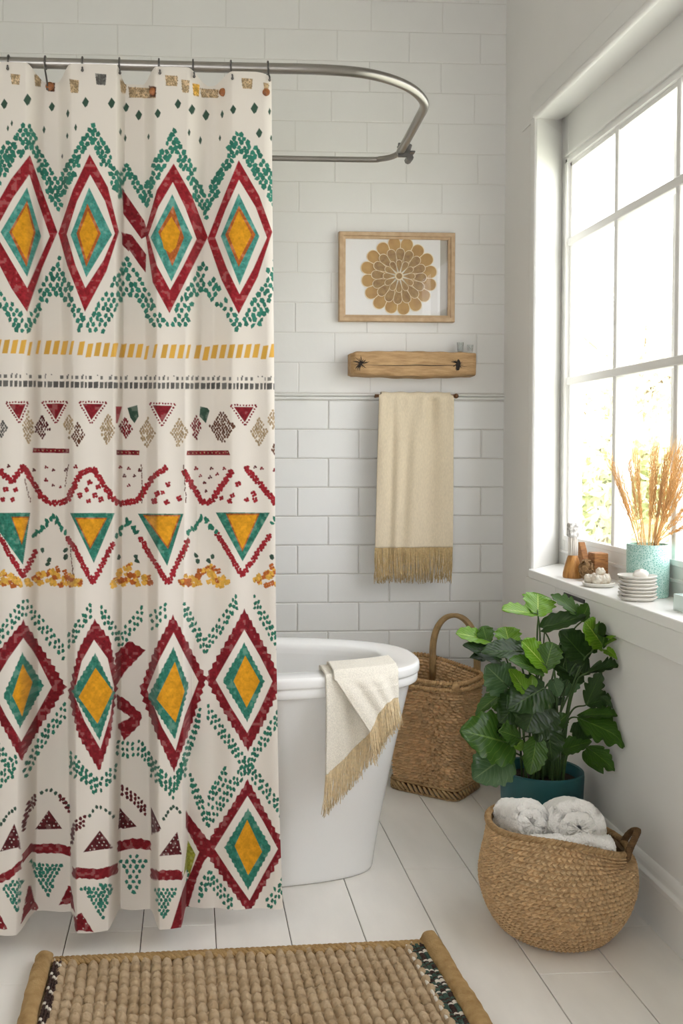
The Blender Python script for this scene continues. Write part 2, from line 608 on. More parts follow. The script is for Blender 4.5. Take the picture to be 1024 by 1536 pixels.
def fold(s, z):
    """how far the cloth stands forward (m) at curtain coordinate s and height z"""
    t = np.clip((ZT - z) / (ZT - Z0), 0, 1)
    A = plate(s, -62 + 4 * t, 58 - 24 * t, 34, 26 - 8 * t)
    B = plate(s, 100 + 7 * t, 184 - 16 * t, 26 - 6 * t, 12 + 4 * smooth(.4, 1, t))
    Cc = plate(s, 226 + 4 * t, 298 - 24 * t, 22 - 4 * t, 34 - 26 * t)
    D = plate(s, 334, 412 + 20 * t, 30, 40) * (1 - .8 * smooth(.25, .7, t))
    E = plate(s, -160, -96, 20, 20)
    f = np.maximum.reduce([A, B, Cc * .95, D * .8, E])
    amp = 0.046 + 0.024 * smooth(0, .5, t) + 0.044 * smooth(.5, 1, t)
    rip = 0.004 * np.sin(s / 17 + 1.5 * t) * smooth(0, .2, t) + 0.003 * np.sin(s / 9.0 - 2 * t + 1) * smooth(.1, .6, t)
    return f * amp + rip - 0.014 - 0.046 * t, f


def cl(px, py):
    """a photo pixel as a point (x, z) of the hanging cloth"""
    px, py = np.asarray(px, float), np.asarray(py, float)
    y = np.full(px.shape, YC)
    for _ in range(5):
        d = FWD[:, None] + RGT[:, None] * ((px - CX) / F_PX) - UPV[:, None] * ((py - CY) / F_PX)
        k = y / d[1]
        x, z = d[0] * k, CAM[2] + d[2] * k
        y = YC - fold(s_of_x(x), z)[0]
    return x, z


# ---- the printed pattern, drawn flat on the cloth's own (x, z) sheet
RES = 0.0005
X0, X1, ZB_, ZT_ = float(x_of_s(-130)), float(x_of_s(445)), 0.02, 2.10
CW, CH = int((X1 - X0) / RES), int((ZT_ - ZB_) / RES)
WHITE = np.array(srgb(229, 222, 212))
sheet = np.empty((CH, CW, 3), dtype=np.float32)
sheet[:] = WHITE
red, dred, maroon = srgb(150, 36, 44), srgb(128, 30, 38), srgb(92, 34, 38)
teal, teal2, green = srgb(74, 148, 136), srgb(52, 122, 104), srgb(44, 112, 92)
yellow, gold, orange = srgb(214, 150, 30), srgb(216, 168, 74), srgb(176, 96, 44)
dgreen, grey, beige, brown = srgb(58, 84, 70), srgb(104, 102, 98), srgb(176, 152, 118), srgb(104, 66, 48)
_nz = vnoise((CH // 6 + 1, CW // 6 + 1), (260, 110), 3)
_nz2 = vnoise((CH // 3 + 1, CW // 3 + 1), (700, 300), 4)


def to_sheet(pts):
    pts = np.asarray(pts, float)
    x, z = cl(pts[:, 0], pts[:, 1])
    return np.stack([(x - X0) / RES, (ZT_ - z) / RES], 1)


def fill(q, rgb, speck=0.0, mask_only=False):
    """fill polygon q (sheet units)"""
    x0, y0 = np.floor(q.min(0)).astype(int) - 1
    x1, y1 = np.ceil(q.max(0)).astype(int) + 2
    x0, y0, x1, y1 = max(x0, 0), max(y0, 0), min(x1, CW), min(y1, CH)
    if x1 <= x0 or y1 <= y0:
        return None
    gx, gy = np.meshgrid(np.arange(x0, x1) + .5, np.arange(y0, y1) + .5)
    ins = np.zeros(gx.shape, bool)
    n = len(q)
    for i in range(n):
        ax, ay = q[i]
        bx_, by_ = q[(i + 1) % n]
        if ay == by_:
            continue
        c_ = (ay > gy) != (by_ > gy)
        ins ^= c_ & (gx < (bx_ - ax) * (gy - ay) / (by_ - ay) + ax)
    if mask_only:
        return ins, x0, y0, x1, y1
    col = np.array(rgb, dtype=np.float32)
    sub = sheet[y0:y1, x0:x1]
    if speck > 0:
        n1 = _nz[np.ix_(np.arange(y0, y1) // 6, np.arange(x0, x1) // 6)]
        n2 = _nz2[np.ix_(np.arange(y0, y1) // 3, np.arange(x0, x1) // 3)]
        f = 1 + speck * (1.1 * (n1 - .5) + .9 * (n2 - .5))
        crack = (np.abs(n1 - .5) < .022)
        f = np.where(crack, f * (1 - .45 * speck), f)
        c3 = col[None, None] * f[..., None]
        c3 = np.where((n1 > .72)[..., None] & (speck > .3), c3 * .86 + WHITE * .10, c3)
        sub[ins] = np.clip(c3, 0, 1)[ins]
    else:
        sub[ins] = col
    return None


def densify(pts, step=6.0):
    pts = np.asarray(pts, float)
    out = []
    for a, b in zip(pts, np.roll(pts, -1, 0)):
        k = max(1, int(np.linalg.norm(b - a) / step))
        out += [a + (b - a) * i / k for i in range(k)]
    return np.array(out)


def poly(pts, rgb, speck=0.0, jag=0.0, step=6.0):
    q = densify(pts, step)
    if jag > 0:
        nrm = q - q.mean(0)
        nrm /= np.linalg.norm(nrm, axis=1)[:, None] + 1e-6
        q = q + nrm * (np.where(np.arange(len(q)) % 2 == 0, jag, -jag * .3) * rng.uniform(.5, 1.2, len(q)))[:, None]
    fill(to_sheet(q), rgb, speck)


def dot(px, py, r, rgb, n=6, ry=None, rot=0.0, jit=.3):
    ry = ry or r
    a = np.linspace(0, 2 * PI, n, endpoint=False) + rng.uniform(0, 1)
    k = 1 + rng.uniform(-jit, jit, n)
    u, v = r * k * np.cos(a), ry * k * np.sin(a)
    q = np.stack([px + u * math.cos(rot) - v * math.sin(rot), py + u * math.sin(rot) + v * math.cos(rot)], 1)
    fill(to_sheet(q), np.array(rgb) * rng.uniform(.8, 1.2))


def flower(px, py, r, rgb, n=4):
    for i in range(n):
        a = 2 * PI * i / n + rng.uniform(0, .8)
        dot(px + r * .55 * math.cos(a), py + r * .55 * math.sin(a), r * .55, rgb, 6)


def line_pts(pts, step, jit=0.0):
    pts = np.asarray(pts, float)
    out = []
    for a, b in zip(pts[:-1], pts[1:]):
        k = max(1, int(round(np.linalg.norm(b - a) / step)))
        for i in range(k):
            out.append(a + (b - a) * (i + .5) / k + rng.uniform(-jit, jit, 2))
    return out


def inside(pt, pg):
    x, y = pt
    c_ = False
    for i in range(len(pg)):
        a, b = pg[i], pg[(i + 1) % len(pg)]
        if (a[1] > y) != (b[1] > y) and x < (b[0] - a[0]) * (y - a[1]) / (b[1] - a[1]) + a[0]:
            c_ = not c_
    return c_


def speckle(pg, rgb, cell=7.0, r=3.3, jit=1.2, keep=1.0, tall=1.15):
    """leopard-like blotches filling polygon pg"""
    pg = np.asarray(pg, float)
    x0, y0 = pg.min(0)
    x1, y1 = pg.max(0)
    row, y = 0, y0
    while y <= y1:
        x = x0 + (cell / 2 if row % 2 else 0)
        while x <= x1:
            p = (x + rng.uniform(-jit, jit), y + rng.uniform(-jit, jit))
            if inside(p, pg) and rng.random() < keep:
                dot(p[0], p[1], r * rng.uniform(.8, 1.15), rgb, 5, r * tall, rng.uniform(-.4, .4))
            x += cell
        y += cell * .82
        row += 1


def crop(lst, sc, oy):
    return [(a * sc, oy + b * sc) for a, b in lst]


def diamonds(data, sc, oy, cols, jag=0.0, speck=.5):
    for quad, rgb in zip(data, cols):
        poly(crop(quad, sc, oy), rgb, (.25 if rgb is yellow else speck) if rgb is not WHITE else 0, (jag if rgb is dred else jag * .5 if rgb is not yellow else 0) if rgb is not WHITE else 0, (5.5 if rgb is dred else 4.0) if jag else 7.0)


k1 = 0.42
# scattered dark lozenges near the hem
for x, y, sz in [(15, 228, 1), (98, 213, 1.15), (185, 238, .9), (242, 262, .8), (305, 222, 1), (398, 225, 1.05), (28, 315, .6), (42, 297, .6), (157, 320, .75),
                 (240, 342, .6), (270, 312, .7), (430, 328, .7), (447, 350, .7), (450, 240, .9), (495, 268, 1), (563, 262, .9), (530, 345, .6), (635, 228, .95),
                 (685, 248, 1), (735, 268, 1.05), (793, 265, .8), (832, 248, .9), (675, 330, .7), (715, 358, .8), (785, 350, .6), (908, 243, 1.1), (962, 255, .7),
                 (925, 332, .95), (968, 350, .6), (222, 415, .5)]:
    cx_, cy_ = x * k1, 60 + y * k1
    w = 5.2 * sz * (0.6 if sz < .85 else 1)
    h = 8 * sz
    q = np.array([(cx_, cy_ - h), (cx_ + w, cy_ - h * .15), (cx_ + w * .5, cy_ + h * .7), (cx_ - w * .1, cy_ + h), (cx_ - w, cy_ + h * .1)])
    fill(to_sheet(q), dgreen if sz > .55 else grey)
# textured patches in the hem
for x, y, w, h, cc in [(55, 140, 34, 40, beige), (135, 145, 26, 44, beige), (182, 165, 30, 40, brown), (265, 165, 34, 50, beige), (360, 140, 40, 42, grey),
                       (440, 165, 24, 48, beige), (508, 188, 100, 40, beige), (545, 185, 26, 40, brown), (612, 145, 46, 40, beige), (662, 165, 30, 48, beige),
                       (700, 178, 26, 46, gold), (748, 190, 66, 34, beige), (882, 155, 40, 40, beige), (950, 170, 20, 36, beige)]:
    pg = crop([(x - w / 2, y - h / 2), (x + w / 2, y - h / 2 + 4), (x + w / 2 - 3, y + h / 2), (x - w / 2 + 4, y + h / 2 - 2)], k1, 60)
    poly(pg, np.array(cc) * 1.25, .8)
    speckle(pg, np.array(cc) * .6, 2.6, 1.0, .6, .8)

# upper zigzag of leopard blotches
top_o = crop([(-60, 165), (0, 110), (85, 10), (125, 25), (140, 110), (205, 215), (260, 120), (325, 5), (375, 75), (425, 200), (450, 150), (520, 235), (560, 130), (618, 25), (665, 110), (730, 255),
              (800, 130), (850, 35), (905, 90), (985, 190)], k1, 180)
top_i = crop([(-60, 330), (0, 232), (107, 92), (150, 215), (205, 345), (255, 215), (318, 88), (385, 200), (430, 290), (450, 210), (518, 325), (560, 215), (620, 118), (680, 240), (735, 365), (800, 210), (855, 112),
              (915, 210), (985, 335)], k1, 180)
speckle(top_o + top_i[::-1], teal2, 8.0, 4.1, 1.1, .95)
bot_o = crop([(-40, 500), (0, 600), (97, 715), (150, 590), (208, 485), (255, 600), (303, 712), (375, 610), (420, 520), (465, 490), (540, 620), (605, 715), (660, 620), (730, 488), (790, 590), (852, 715), (920, 600), (985, 480)], k1, 180)
bot_i = crop([(-40, 610), (20, 690), (60, 760), (110, 760), (150, 680), (208, 618), (250, 680), (285, 760), (365, 760), (420, 670), (465, 625), (520, 700), (545, 745), (660, 745), (700, 650), (735, 615), (800, 690), (830, 750), (925, 740), (985, 620)], k1, 180)
speckle(bot_o + bot_i[::-1], teal2, 9.2, 3.7, 1.5, .93, 1.3)

# upper diamonds
cols = [red, WHITE, teal, orange, yellow]
U = [
    [[(107, 125), (150, 250), (205, 400), (150, 530), (97, 685), (40, 600), (-65, 395), (40, 210)],
     [(105, 195), (135, 290), (178, 415), (140, 500), (97, 600), (50, 520), (-20, 400), (45, 280)],
     [(97, 240), (147, 415), (97, 560), (2, 400)], [(97, 288), (127, 400), (95, 525), (33, 400)], [(95, 305), (120, 400), (94, 498), (42, 400)]],
    [[(320, 122), (385, 240), (425, 400), (380, 540), (303, 685), (240, 520), (208, 405), (260, 250)],
     [(322, 195), (375, 290), (410, 405), (370, 500), (305, 600), (270, 520), (238, 408), (275, 290)],
     [(318, 240), (400, 410), (308, 562), (252, 410)], [(312, 298), (360, 405), (308, 525), (273, 405)], [(314, 325), (350, 405), (308, 498), (283, 405)]],
    [[(620, 155), (685, 270), (742, 418), (670, 560), (605, 690), (545, 580), (518, 400), (560, 250)],
     [(617, 222), (660, 310), (702, 425), (655, 520), (607, 607), (560, 520), (530, 410), (565, 310)],
     [(615, 265), (687, 420), (612, 577), (537, 420)], [(618, 306), (657, 420), (615, 522), (565, 400)], [(612, 345), (643, 400), (628, 455), (608, 475), (585, 460), (573, 405)]],
    [[(852, 143), (925, 270), (972, 400), (920, 560), (852, 693), (790, 570), (740, 425), (800, 270)],
     [(853, 213), (912, 310), (953, 420), (905, 530), (855, 622), (810, 530), (768, 420), (805, 320)],
     [(852, 262), (926, 415), (855, 590), (788, 415)], [(853, 306), (912, 410), (852, 525), (804, 410)], [(853, 325), (898, 410), (852, 500), (816, 410)]],
]
for dd in U:
    diamonds(dd, k1, 180, cols)
for q in ([(436, 245), (440, 335), (505, 425), (530, 410), (515, 360)], [(432, 400), (445, 440), (500, 520), (520, 545), (522, 480), (470, 410)], [(436, 445), (436, 400), (475, 415), (460, 470)]):
    poly(crop(q, k1, 180), dred, .5)

# gold dashes
for i in range(-5, 35):
    x = 4 + 12.5 * i
    yo = np.interp(x, [0, 105, 172, 300, 410], [510, 512, 516, 518, 516]) + (2.5 if i % 7 == 3 else 0)
    w = 8.2 * (0.55 if (40 < x < 58 or 98 < x < 116 or 216 < x < 236 or 268 < x < 286) else 1)
    fill(to_sheet([(x + 3, yo), (x + 3 + w, yo - 1), (x + w - 1, yo + 20), (x - 1, yo + 20)]), np.array(gold) * rng.uniform(.9, 1.1))
# two grey rows of dashes
x = -60.0
while x < 420:
    w = rng.uniform(3, 8)
    yo = np.interp(x, [0, 172, 410], [570.5, 573.5, 575])
    fill(to_sheet([(x, yo), (x + w, yo + rng.uniform(-1, 1)), (x + w - .5, yo + 9), (x, yo + 9.5)]), np.array(grey) * rng.uniform(.6, 1.2))
    if rng.random() < .85:
        fill(to_sheet([(x + 1, yo - 9), (x + w * .8, yo - 9), (x + w * .8, yo - 4), (x + 1, yo - 3.5)]), np.array(grey) * rng.uniform(.9, 1.6))
    if rng.random() < .4:
        dot(x + w * .8, yo - 10, 1.2, grey)
    x += w + rng.uniform(1.2, 2.6)

# row of small triangles, lozenges and bars
def tri_dot(a, b, c_, rgb, k, oy):
    a, b, c_ = [np.array(q) for q in crop([a, b, c_], k, oy)]
    m = (a + b + c_) / 3
    poly([m + (q - m) * .74 for q in (a, b, c_)], rgb, .5)
    for u, v in ((a, b), (b, c_), (c_, a)):
        for p in line_pts([u, v], 4.4, .4):
            dot(p[0], p[1], 1.6, rgb)


for a, b, c_ in [((20, 270), (102, 270), (70, 345)), ((150, 268), (242, 268), (200, 347)), ((282, 268), (382, 270), (325, 347)), ((533, 273), (627, 276), (578, 357)),
                 ((822, 280), (917, 281), (875, 355)), ((-110, 270), (-30, 270), (-70, 345))]:
    tri_dot(a, b, c_, dred, k1, 490)
for q in ([(455, 290), (490, 280), (495, 320), (480, 345), (465, 325)], [(715, 285), (740, 290), (748, 300), (735, 345), (712, 320)]):
    poly(crop(q, k1, 490), dgreen, .4)
poly(crop([(414, 285), (436, 285), (420, 345), (414, 345)], k1, 490), red, .4)
for x, y, w, h, cc in [(8, 365, 44, 70, grey), (100, 362, 44, 130, beige), (150, 360, 66, 96, maroon), (246, 350, 36, 96, beige), (278, 388, 50, 100, brown), (385, 368, 62, 120, beige),
                       (448, 362, 52, 88, dred), (525, 378, 60, 118, beige), (640, 382, 66, 116, beige), (700, 360, 46, 90, dred), (793, 360, 96, 120, brown), (925, 376, 66, 112, beige), (975, 330, 40, 90, beige), (982, 440, 34, 50, brown)]:
    pg = crop([(x, y - h / 2), (x + w / 2, y), (x, y + h / 2), (x - w / 2, y)], k1, 490)
    speckle(pg, np.array(cc) * .85, 4.0, 1.75, .5, .97, 1.4)
for q in ([(118, 433), (247, 436), (247, 452), (116, 450)], [(416, 440), (498, 442), (497, 459), (416, 458)], [(668, 443), (815, 442), (822, 459), (666, 459)], [(-120, 433), (-30, 436), (-30, 452), (-120, 450)]):
    poly(crop(q, k1, 490), dred, .5)
    for p in line_pts(crop([((q[0][0] + q[3][0]) / 2, (q[0][1] + q[3][1]) / 2), ((q[1][0] + q[2][0]) / 2, (q[1][1] + q[2][1]) / 2)], k1, 490), 6, .5):
        dot(p[0], p[1], 1.0, beige)

# red blossom arches
for L_ in ([(-60, 120), (0, 60), (40, 105), (85, 45), (150, 160), (190, 180), (240, 170), (285, 75), (335, 55), (400, 160), (430, 180), (490, 170), (550, 80), (595, 50)],
           [(655, 60), (720, 175), (752, 175), (830, 60)], [(873, 50), (925, 105), (985, 180)]):
    for p in line_pts(crop(L_, k1, 680), 6.2, 1.0):
        flower(p[0], p[1], 5.0, red)
for x, y in [(310, 130), (340, 150), (580, 140), (600, 110), (560, 145), (850, 110), (880, 165), (830, 150), (910, 165), (10, 165), (20, 130), (55, 130), (45, 165), (285, 150), (320, 105), (350, 120),
             (550, 170), (595, 175), (640, 160), (820, 170), (905, 145), (790, 160), (315, 170), (360, 165)]:
    flower(x * k1, 680 + y * k1, rng.uniform(3.6, 5.0), red)
for x, y in [(165, 50), (190, 60), (165, 95), (190, 115), (235, 60), (270, 48), (460, 55), (445, 80), (480, 80), (460, 115), (700, 55), (755, 55), (715, 80), (750, 85), (775, 75), (730, 105), (735, 135),
             (935, 55), (30, 45), (120, 60), (430, 50), (500, 60), (800, 55), (910, 50), (215, 120), (980, 60), (990, 110)]:
    flower(x * k1, 680 + y * k1, rng.uniform(2.4, 3.4), maroon if rng.random() < .5 else dred, 3)

# teal triangles with gold hearts, blossom vees between
for (a, b, c_), (a2, b2, c2) in [(((-50, 213), (108, 212), (82, 398)), ((40, 226), (105, 226), (78, 328))), (((250, 213), (410, 213), (335, 392)), ((268, 230), (383, 230), (322, 342))),
                                 (((492, 215), (655, 216), (597, 402)), ((510, 220), (645, 220), (600, 342))), (((770, 211), (963, 212), (866, 386)), ((806, 215), (927, 215), (865, 352)))]:
    poly(crop([a, b, c_], k1, 680), teal2, .6)
    poly(crop([a2, b2, c2], k1, 680), orange, .7)
    m = np.mean([a2, b2, c2], 0)
    poly(crop([tuple(m + (np.array(q) - m) * .88) for q in (a2, b2, c2)], k1, 680), yellow, .28)
for L_ in ([(-60, 250), (0, 300), (82, 442), (130, 345)], [(238, 300), (262, 330), (330, 465), (405, 320)], [(500, 300), (525, 345), (600, 465), (672, 310)], [(775, 285), (865, 437), (965, 290)]):
    for p in line_pts(crop(L_, k1, 680), 6.2, .8):
        flower(p[0], p[1], 4.6, red)
for L_ in ([(112, 300), (150, 265), (190, 225), (232, 285)], [(415, 295), (455, 240), (492, 290)], [(668, 290), (725, 225), (772, 285)], [(965, 250), (990, 225)]):
    for p in line_pts(crop(L_, k1, 680), 4.6, 2.2):
        dot(p[0], p[1], 2.8, green, 6, 5.0, rng.uniform(-1, 1))
for x0_, x1_, xp, yp in [(-60, 75, 10, 420), (95, 290, 195, 405), (405, 545, 450, 385), (640, 815, 740, 385), (905, 1000, 975, 395)]:
    for _ in range(int((x1_ - x0_) / 3.4)):
        x = rng.uniform(x0_, x1_)
        top = np.interp(x, [x0_, xp, x1_], [452, yp, 452])
        y = rng.uniform(top, 472)
        flower(x * k1, 680 + y * k1, rng.uniform(3.2, 5.2), gold if rng.random() < .6 else orange, 4)
for x, y in [(150, 345), (175, 380), (235, 370), (425, 370), (485, 370), (700, 365), (760, 370), (970, 370), (170, 395), (490, 385), (235, 345), (705, 385), (745, 385)]:
    dot(x * k1, 680 + y * k1, 3.2, dgreen, 6, 4.5, rng.uniform(-1, 1))
for L_ in ([(250, 330), (262, 440)], [(505, 40), (508, 180)], [(88, 90), (110, 175)], [(655, 40), (665, 180)], [(655, 380), (672, 300)], [(245, 40), (232, 120)]):
    for p in line_pts(crop(L_, k1, 680), 3.6, .8):
        dot(p[0], p[1], .9, brown, 5, 2.2)

# lower diamonds with ragged red bands
k2 = 0.43
Lo = [
    [[(82, 120), (150, 225), (230, 350), (150, 470), (75, 605), (0, 470), (-85, 350), (0, 220)],
     [(82, 178), (130, 250), (180, 350), (130, 440), (75, 540), (20, 450), (-30, 350), (30, 250)],
     [(78, 230), (152, 345), (70, 492), (13, 380)], [(80, 268), (112, 335), (78, 452), (43, 380)]],
    [[(330, 115), (385, 190), (408, 330), (385, 520), (347, 642), (275, 520), (240, 375), (275, 220)],
     [(328, 185), (375, 250), (398, 350), (385, 450), (350, 566), (295, 470), (257, 375), (285, 260)],
     [(332, 232), (399, 370), (347, 535), (252, 365)], [(333, 283), (393, 365), (340, 478), (274, 385)]],
    [[(603, 100), (655, 200), (717, 320), (670, 470), (607, 645), (540, 500), (490, 360), (540, 220)],
     [(605, 160), (645, 240), (692, 330), (645, 450), (612, 572), (565, 490), (513, 360), (555, 255)],
     [(605, 212), (657, 345), (610, 532), (516, 385)], [(610, 262), (644, 365), (612, 474), (546, 392)]],
    [[(852, 80), (920, 205), (984, 330), (920, 470), (865, 572), (790, 450), (718, 320), (780, 210)],
     [(852, 150), (905, 240), (950, 330), (905, 430), (862, 510), (805, 420), (752, 325), (800, 240)],
     [(852, 197), (921, 330), (862, 471), (778, 327)], [(855, 240), (906, 330), (860, 422), (814, 330)]],
]
L_ = crop
dots_up = [[(-10, 180), (88, 65), (225, 235)], [(235, 200), (320, 75)], [(350, 80), (420, 190), (500, 85)], [(520, 130), (585, 75)], [(640, 70), (715, 215), (830, 45)], [(885, 45), (985, 225)],
           [(-10, 560), (50, 650)], [(85, 645), (150, 530), (232, 425)], [(242, 590), (335, 705)], [(400, 560), (455, 570), (490, 560), (560, 660), (612, 722)], [(700, 440), (615, 690)], [(722, 430), (862, 630), (972, 450)]]
for q in dots_up:
    a = np.array(crop(q, k2, 880))
    for off in (-9, 0, 9):
        for p in line_pts(a + np.array([0, off]), 9.0, 1.3):
            dot(p[0], p[1], 2.6, green, 5, 3.8, rng.uniform(-.3, .5))
for dd in Lo:
    diamonds(dd, k2, 880, [dred, WHITE, teal2, yellow], 3.2, .5)
for q in ([(403, 285), (403, 235), (450, 190), (507, 222), (440, 290), (405, 345)], [(408, 378), (440, 395), (494, 447), (486, 482), (432, 536), (410, 480), (455, 455), (408, 425)]):
    poly(crop(q, k2, 880), dred, .5, 1.6, 5)

# bottom rows
oy = 1140
for q in ([(-60, 40), (0, 75), (60, 0)], [(240, 20), (345, 92), (410, 30)], [(520, 30), (603, 92), (650, 20)], [(660, 60), (725, 215), (860, 20), (985, 180)], [(690, 480), (730, 405), (812, 515)], [(928, 518), (992, 430)],
          [(660, 330), (655, 500)], [(790, 40), (725, 140)]):
    a = np.array(crop(q, k2, oy))
    for off in (-9, 0, 9):
        for p in line_pts(a + np.array([0, off]), 9.0, 1.3):
            dot(p[0], p[1], 2.6, green, 5, 3.9, rng.uniform(-.3, .5))
diamonds([[(864, 72), (930, 190), (994, 310), (930, 420), (868, 536), (790, 425), (708, 310), (790, 190)],
          [(863, 125), (918, 215), (969, 310), (918, 400), (870, 490), (810, 405), (748, 310), (810, 210)],
          [(865, 170), (945, 308), (865, 452), (783, 305)], [(862, 208), (914, 320), (865, 402), (818, 300)]], k2, oy, [dred, WHITE, teal2, yellow], 3.2, .5)
poly(crop([(648, 180), (690, 235), (742, 300), (742, 318), (712, 352), (690, 400), (660, 500), (625, 600), (584, 614), (598, 580), (640, 445), (662, 400), (694, 322), (655, 250), (648, 240)], k2, oy), dred, .5, 1.5, 5)
poly(crop([(640, 405), (655, 280), (682, 330), (662, 400)], k2, oy), srgb(150, 150, 60), .5)


def blocks(path, k, o, rgb, w=5.5, h=8.0, rows=2):
    for off in range(rows):
        for p in line_pts(crop(path, k, o), w + 1.6, .7):
            dot(p[0], p[1] + off * (h * .8), w * .5, rgb, 5, h * .42, rng.uniform(-.5, .5))


blocks([(85, 215), (95, 160), (125, 120)], k2, oy, maroon, rows=3)
blocks([(135, 118), (170, 100), (205, 120), (243, 165)], k2, oy, dgreen, 5.5, 8, 1)
blocks([(205, 120), (228, 140), (243, 175)], k2, oy, maroon, rows=2)
blocks([(250, 270), (258, 215), (300, 195)], k2, oy, maroon, rows=3)
blocks([(305, 200), (345, 160), (375, 180), (405, 200)], k2, oy, dgreen, 5.5, 8, 1)
blocks([(418, 85), (465, 115), (510, 165)], k2, oy, maroon, rows=3)
blocks([(565, 210), (590, 175), (610, 160), (632, 190)], k2, oy, dgreen, 5.5, 8, 1)
blocks([(0, 230), (25, 190), (60, 165)], k2, oy, dgreen, 5.5, 8, 1)
for q in ([(0, 320), (78, 300), (50, 222)], [(122, 243), (217, 240), (170, 175)], [(290, 322), (395, 306), (348, 246)], [(412, 243), (477, 232), (417, 168)], [(528, 262), (562, 240), (526, 163)],
          [(555, 335), (634, 329), (618, 250)], [(-110, 300), (-20, 320), (-60, 240)]):
    poly(crop(q, k2, oy), maroon, .6)
    pg = crop(q, k2, oy)
    speckle(pg, WHITE * .8, 7.0, 1.1, .8, .8)
for q, th in (([(-60, 425), (0, 415), (40, 395), (80, 352)], 30), ([(84, 332), (115, 312), (165, 308), (215, 310), (246, 322)], 32), ([(253, 390), (300, 396), (350, 398), (410, 378)], 36),
              ([(410, 305), (450, 293), (490, 292), (525, 300)], 34), ([(526, 398), (570, 402), (636, 400)], 34)):
    pts = q + [(a, b + th) for a, b in q[::-1]]
    poly(crop([(a, b - th / 2) for a, b in pts], k2, oy), dred, .4, 1.6, 4.5)
for q, cell, r in (([(0, 450), (85, 400), (65, 542)], 6.4, 2.9), ([(98, 367), (230, 355), (165, 477)], 6.6, 3.1), ([(282, 450), (397, 424), (362, 557)], 6.6, 3.1),
                   ([(410, 335), (522, 335), (465, 495)], 9.5, 3.4), ([(533, 440), (624, 445), (567, 562)], 6.4, 2.9), ([(-110, 420), (-20, 440), (-60, 540)], 6.6, 3)):
    speckle(crop(q, k2, oy), teal2, cell, r, .7, 1.0)
for q in ([(80, 552), (95, 448), (135, 517)], [(206, 505), (240, 438), (246, 500)], [(258, 540), (285, 535), (326, 600), (262, 592)], [(-20, 535), (0, 540), (26, 590), (-10, 590)], [(236, 440), (246, 440), (262, 530), (250, 520)]):
    poly(crop(q, k2, oy), dred, .5, 1.0, 5)
    speckle(crop(q, k2, oy), WHITE * .8, 9, 1.0, .8, .5)

# the print repeats to the left, past the edge of the photo
ci = lambda s: int((x_of_s(s) - X0) / RES)
per = ci(92) - ci(0)
cut = ci(-26)
sheet[:, :cut] = sheet[:, per:per + cut]

# ---- the cloth itself
NS, NT = 760, 1680
tt = np.linspace(0, 1, NT)[:, None]
uu = np.linspace(0, 1, NS)[None, :]
S = -118 + (s_right(tt) + 118) * uu
f0 = fold(S, np.full_like(S, ZT))[1]
ztop = 2.040 + 0.028 * f0 - 0.006 * smooth(380, 408, S)
Zc = ztop + (Z0 - ztop) * tt
disp, _ = fold(S, Zc)
Xc = x_of_s(S)
Yc = YC - disp
# sample the print
fx = np.clip((Xc - X0) / RES - .5, 0, CW - 2)
fy = np.clip((ZT_ - Zc) / RES - .5, 0, CH - 2)
sm = (sheet[:-1, :-1] + sheet[1:, :-1] + sheet[:-1, 1:] + sheet[1:, 1:]) * .25
fx = np.clip(fx - .5, 0, sm.shape[1] - 2)
fy = np.clip(fy - .5, 0, sm.shape[0] - 2)
ix, iy = fx.astype(int), fy.astype(int)
ax, ay = (fx - ix)[..., None], (fy - iy)[..., None]
colr = (sm[iy, ix] * (1 - ax) + sm[iy, ix + 1] * ax) * (1 - ay) + (sm[iy + 1, ix] * (1 - ax) + sm[iy + 1, ix + 1] * ax) * ay
del sm

mc = mat('printed cotton', (0.8, 0.78, 0.74), 0.85, bump=0.18, bscale=420, bdist=0.0012, sheen=0.1, spec=0.2)
N, L = mc.node_tree.nodes, mc.node_tree.links
at_ = N.new('ShaderNodeAttribute')
at_.attribute_name = 'tint'
L.new(at_.outputs['Color'], N['Principled BSDF'].inputs['Base Color'])
tr = N.new('ShaderNodeBsdfTranslucent')
L.new(at_.outputs['Color'], tr.inputs['Color'])
ms = N.new('ShaderNodeMixShader')
ms.inputs['Fac'].default_value = 0.12
L.new(N['Principled BSDF'].outputs['BSDF'], ms.inputs[1])
L.new(tr.outputs['BSDF'], ms.inputs[2])
L.new(ms.outputs['Shader'], N['Material Output'].inputs['Surface'])

curtain = thing('shower_curtain', (float(x_of_s(160)), YC, Z0), 'long white shower curtain printed with red, teal and gold diamonds, hanging from the rail', 'shower curtain')
mk('cloth', np.stack([Xc, Yc, Zc], -1), grid_faces(NS, NT), mc, curtain, col=colr.reshape(-1, 3))
del sheet, colr, Xc, Yc, Zc, disp, S, fx, fy, ix, iy, ax, ay, _nz, _nz2
M['bead'] = mat('brown shell button', srgb(150, 92, 48), 0.4, var=.4, vscale=120)
for px, py, r in ((75, 130, .010), (229, 138, .009), (334, 139, .0095), (399, 139, .009)):
    x, z = cl(np.array([px]), np.array([py]))
    y = YC - fold(s_of_x(x), z)[0]
    Geo().blob((x[0], y[0] - .003, z[0]), (r, .004, r), 14, 8, .05, px).build('button', M['bead'], curtain)

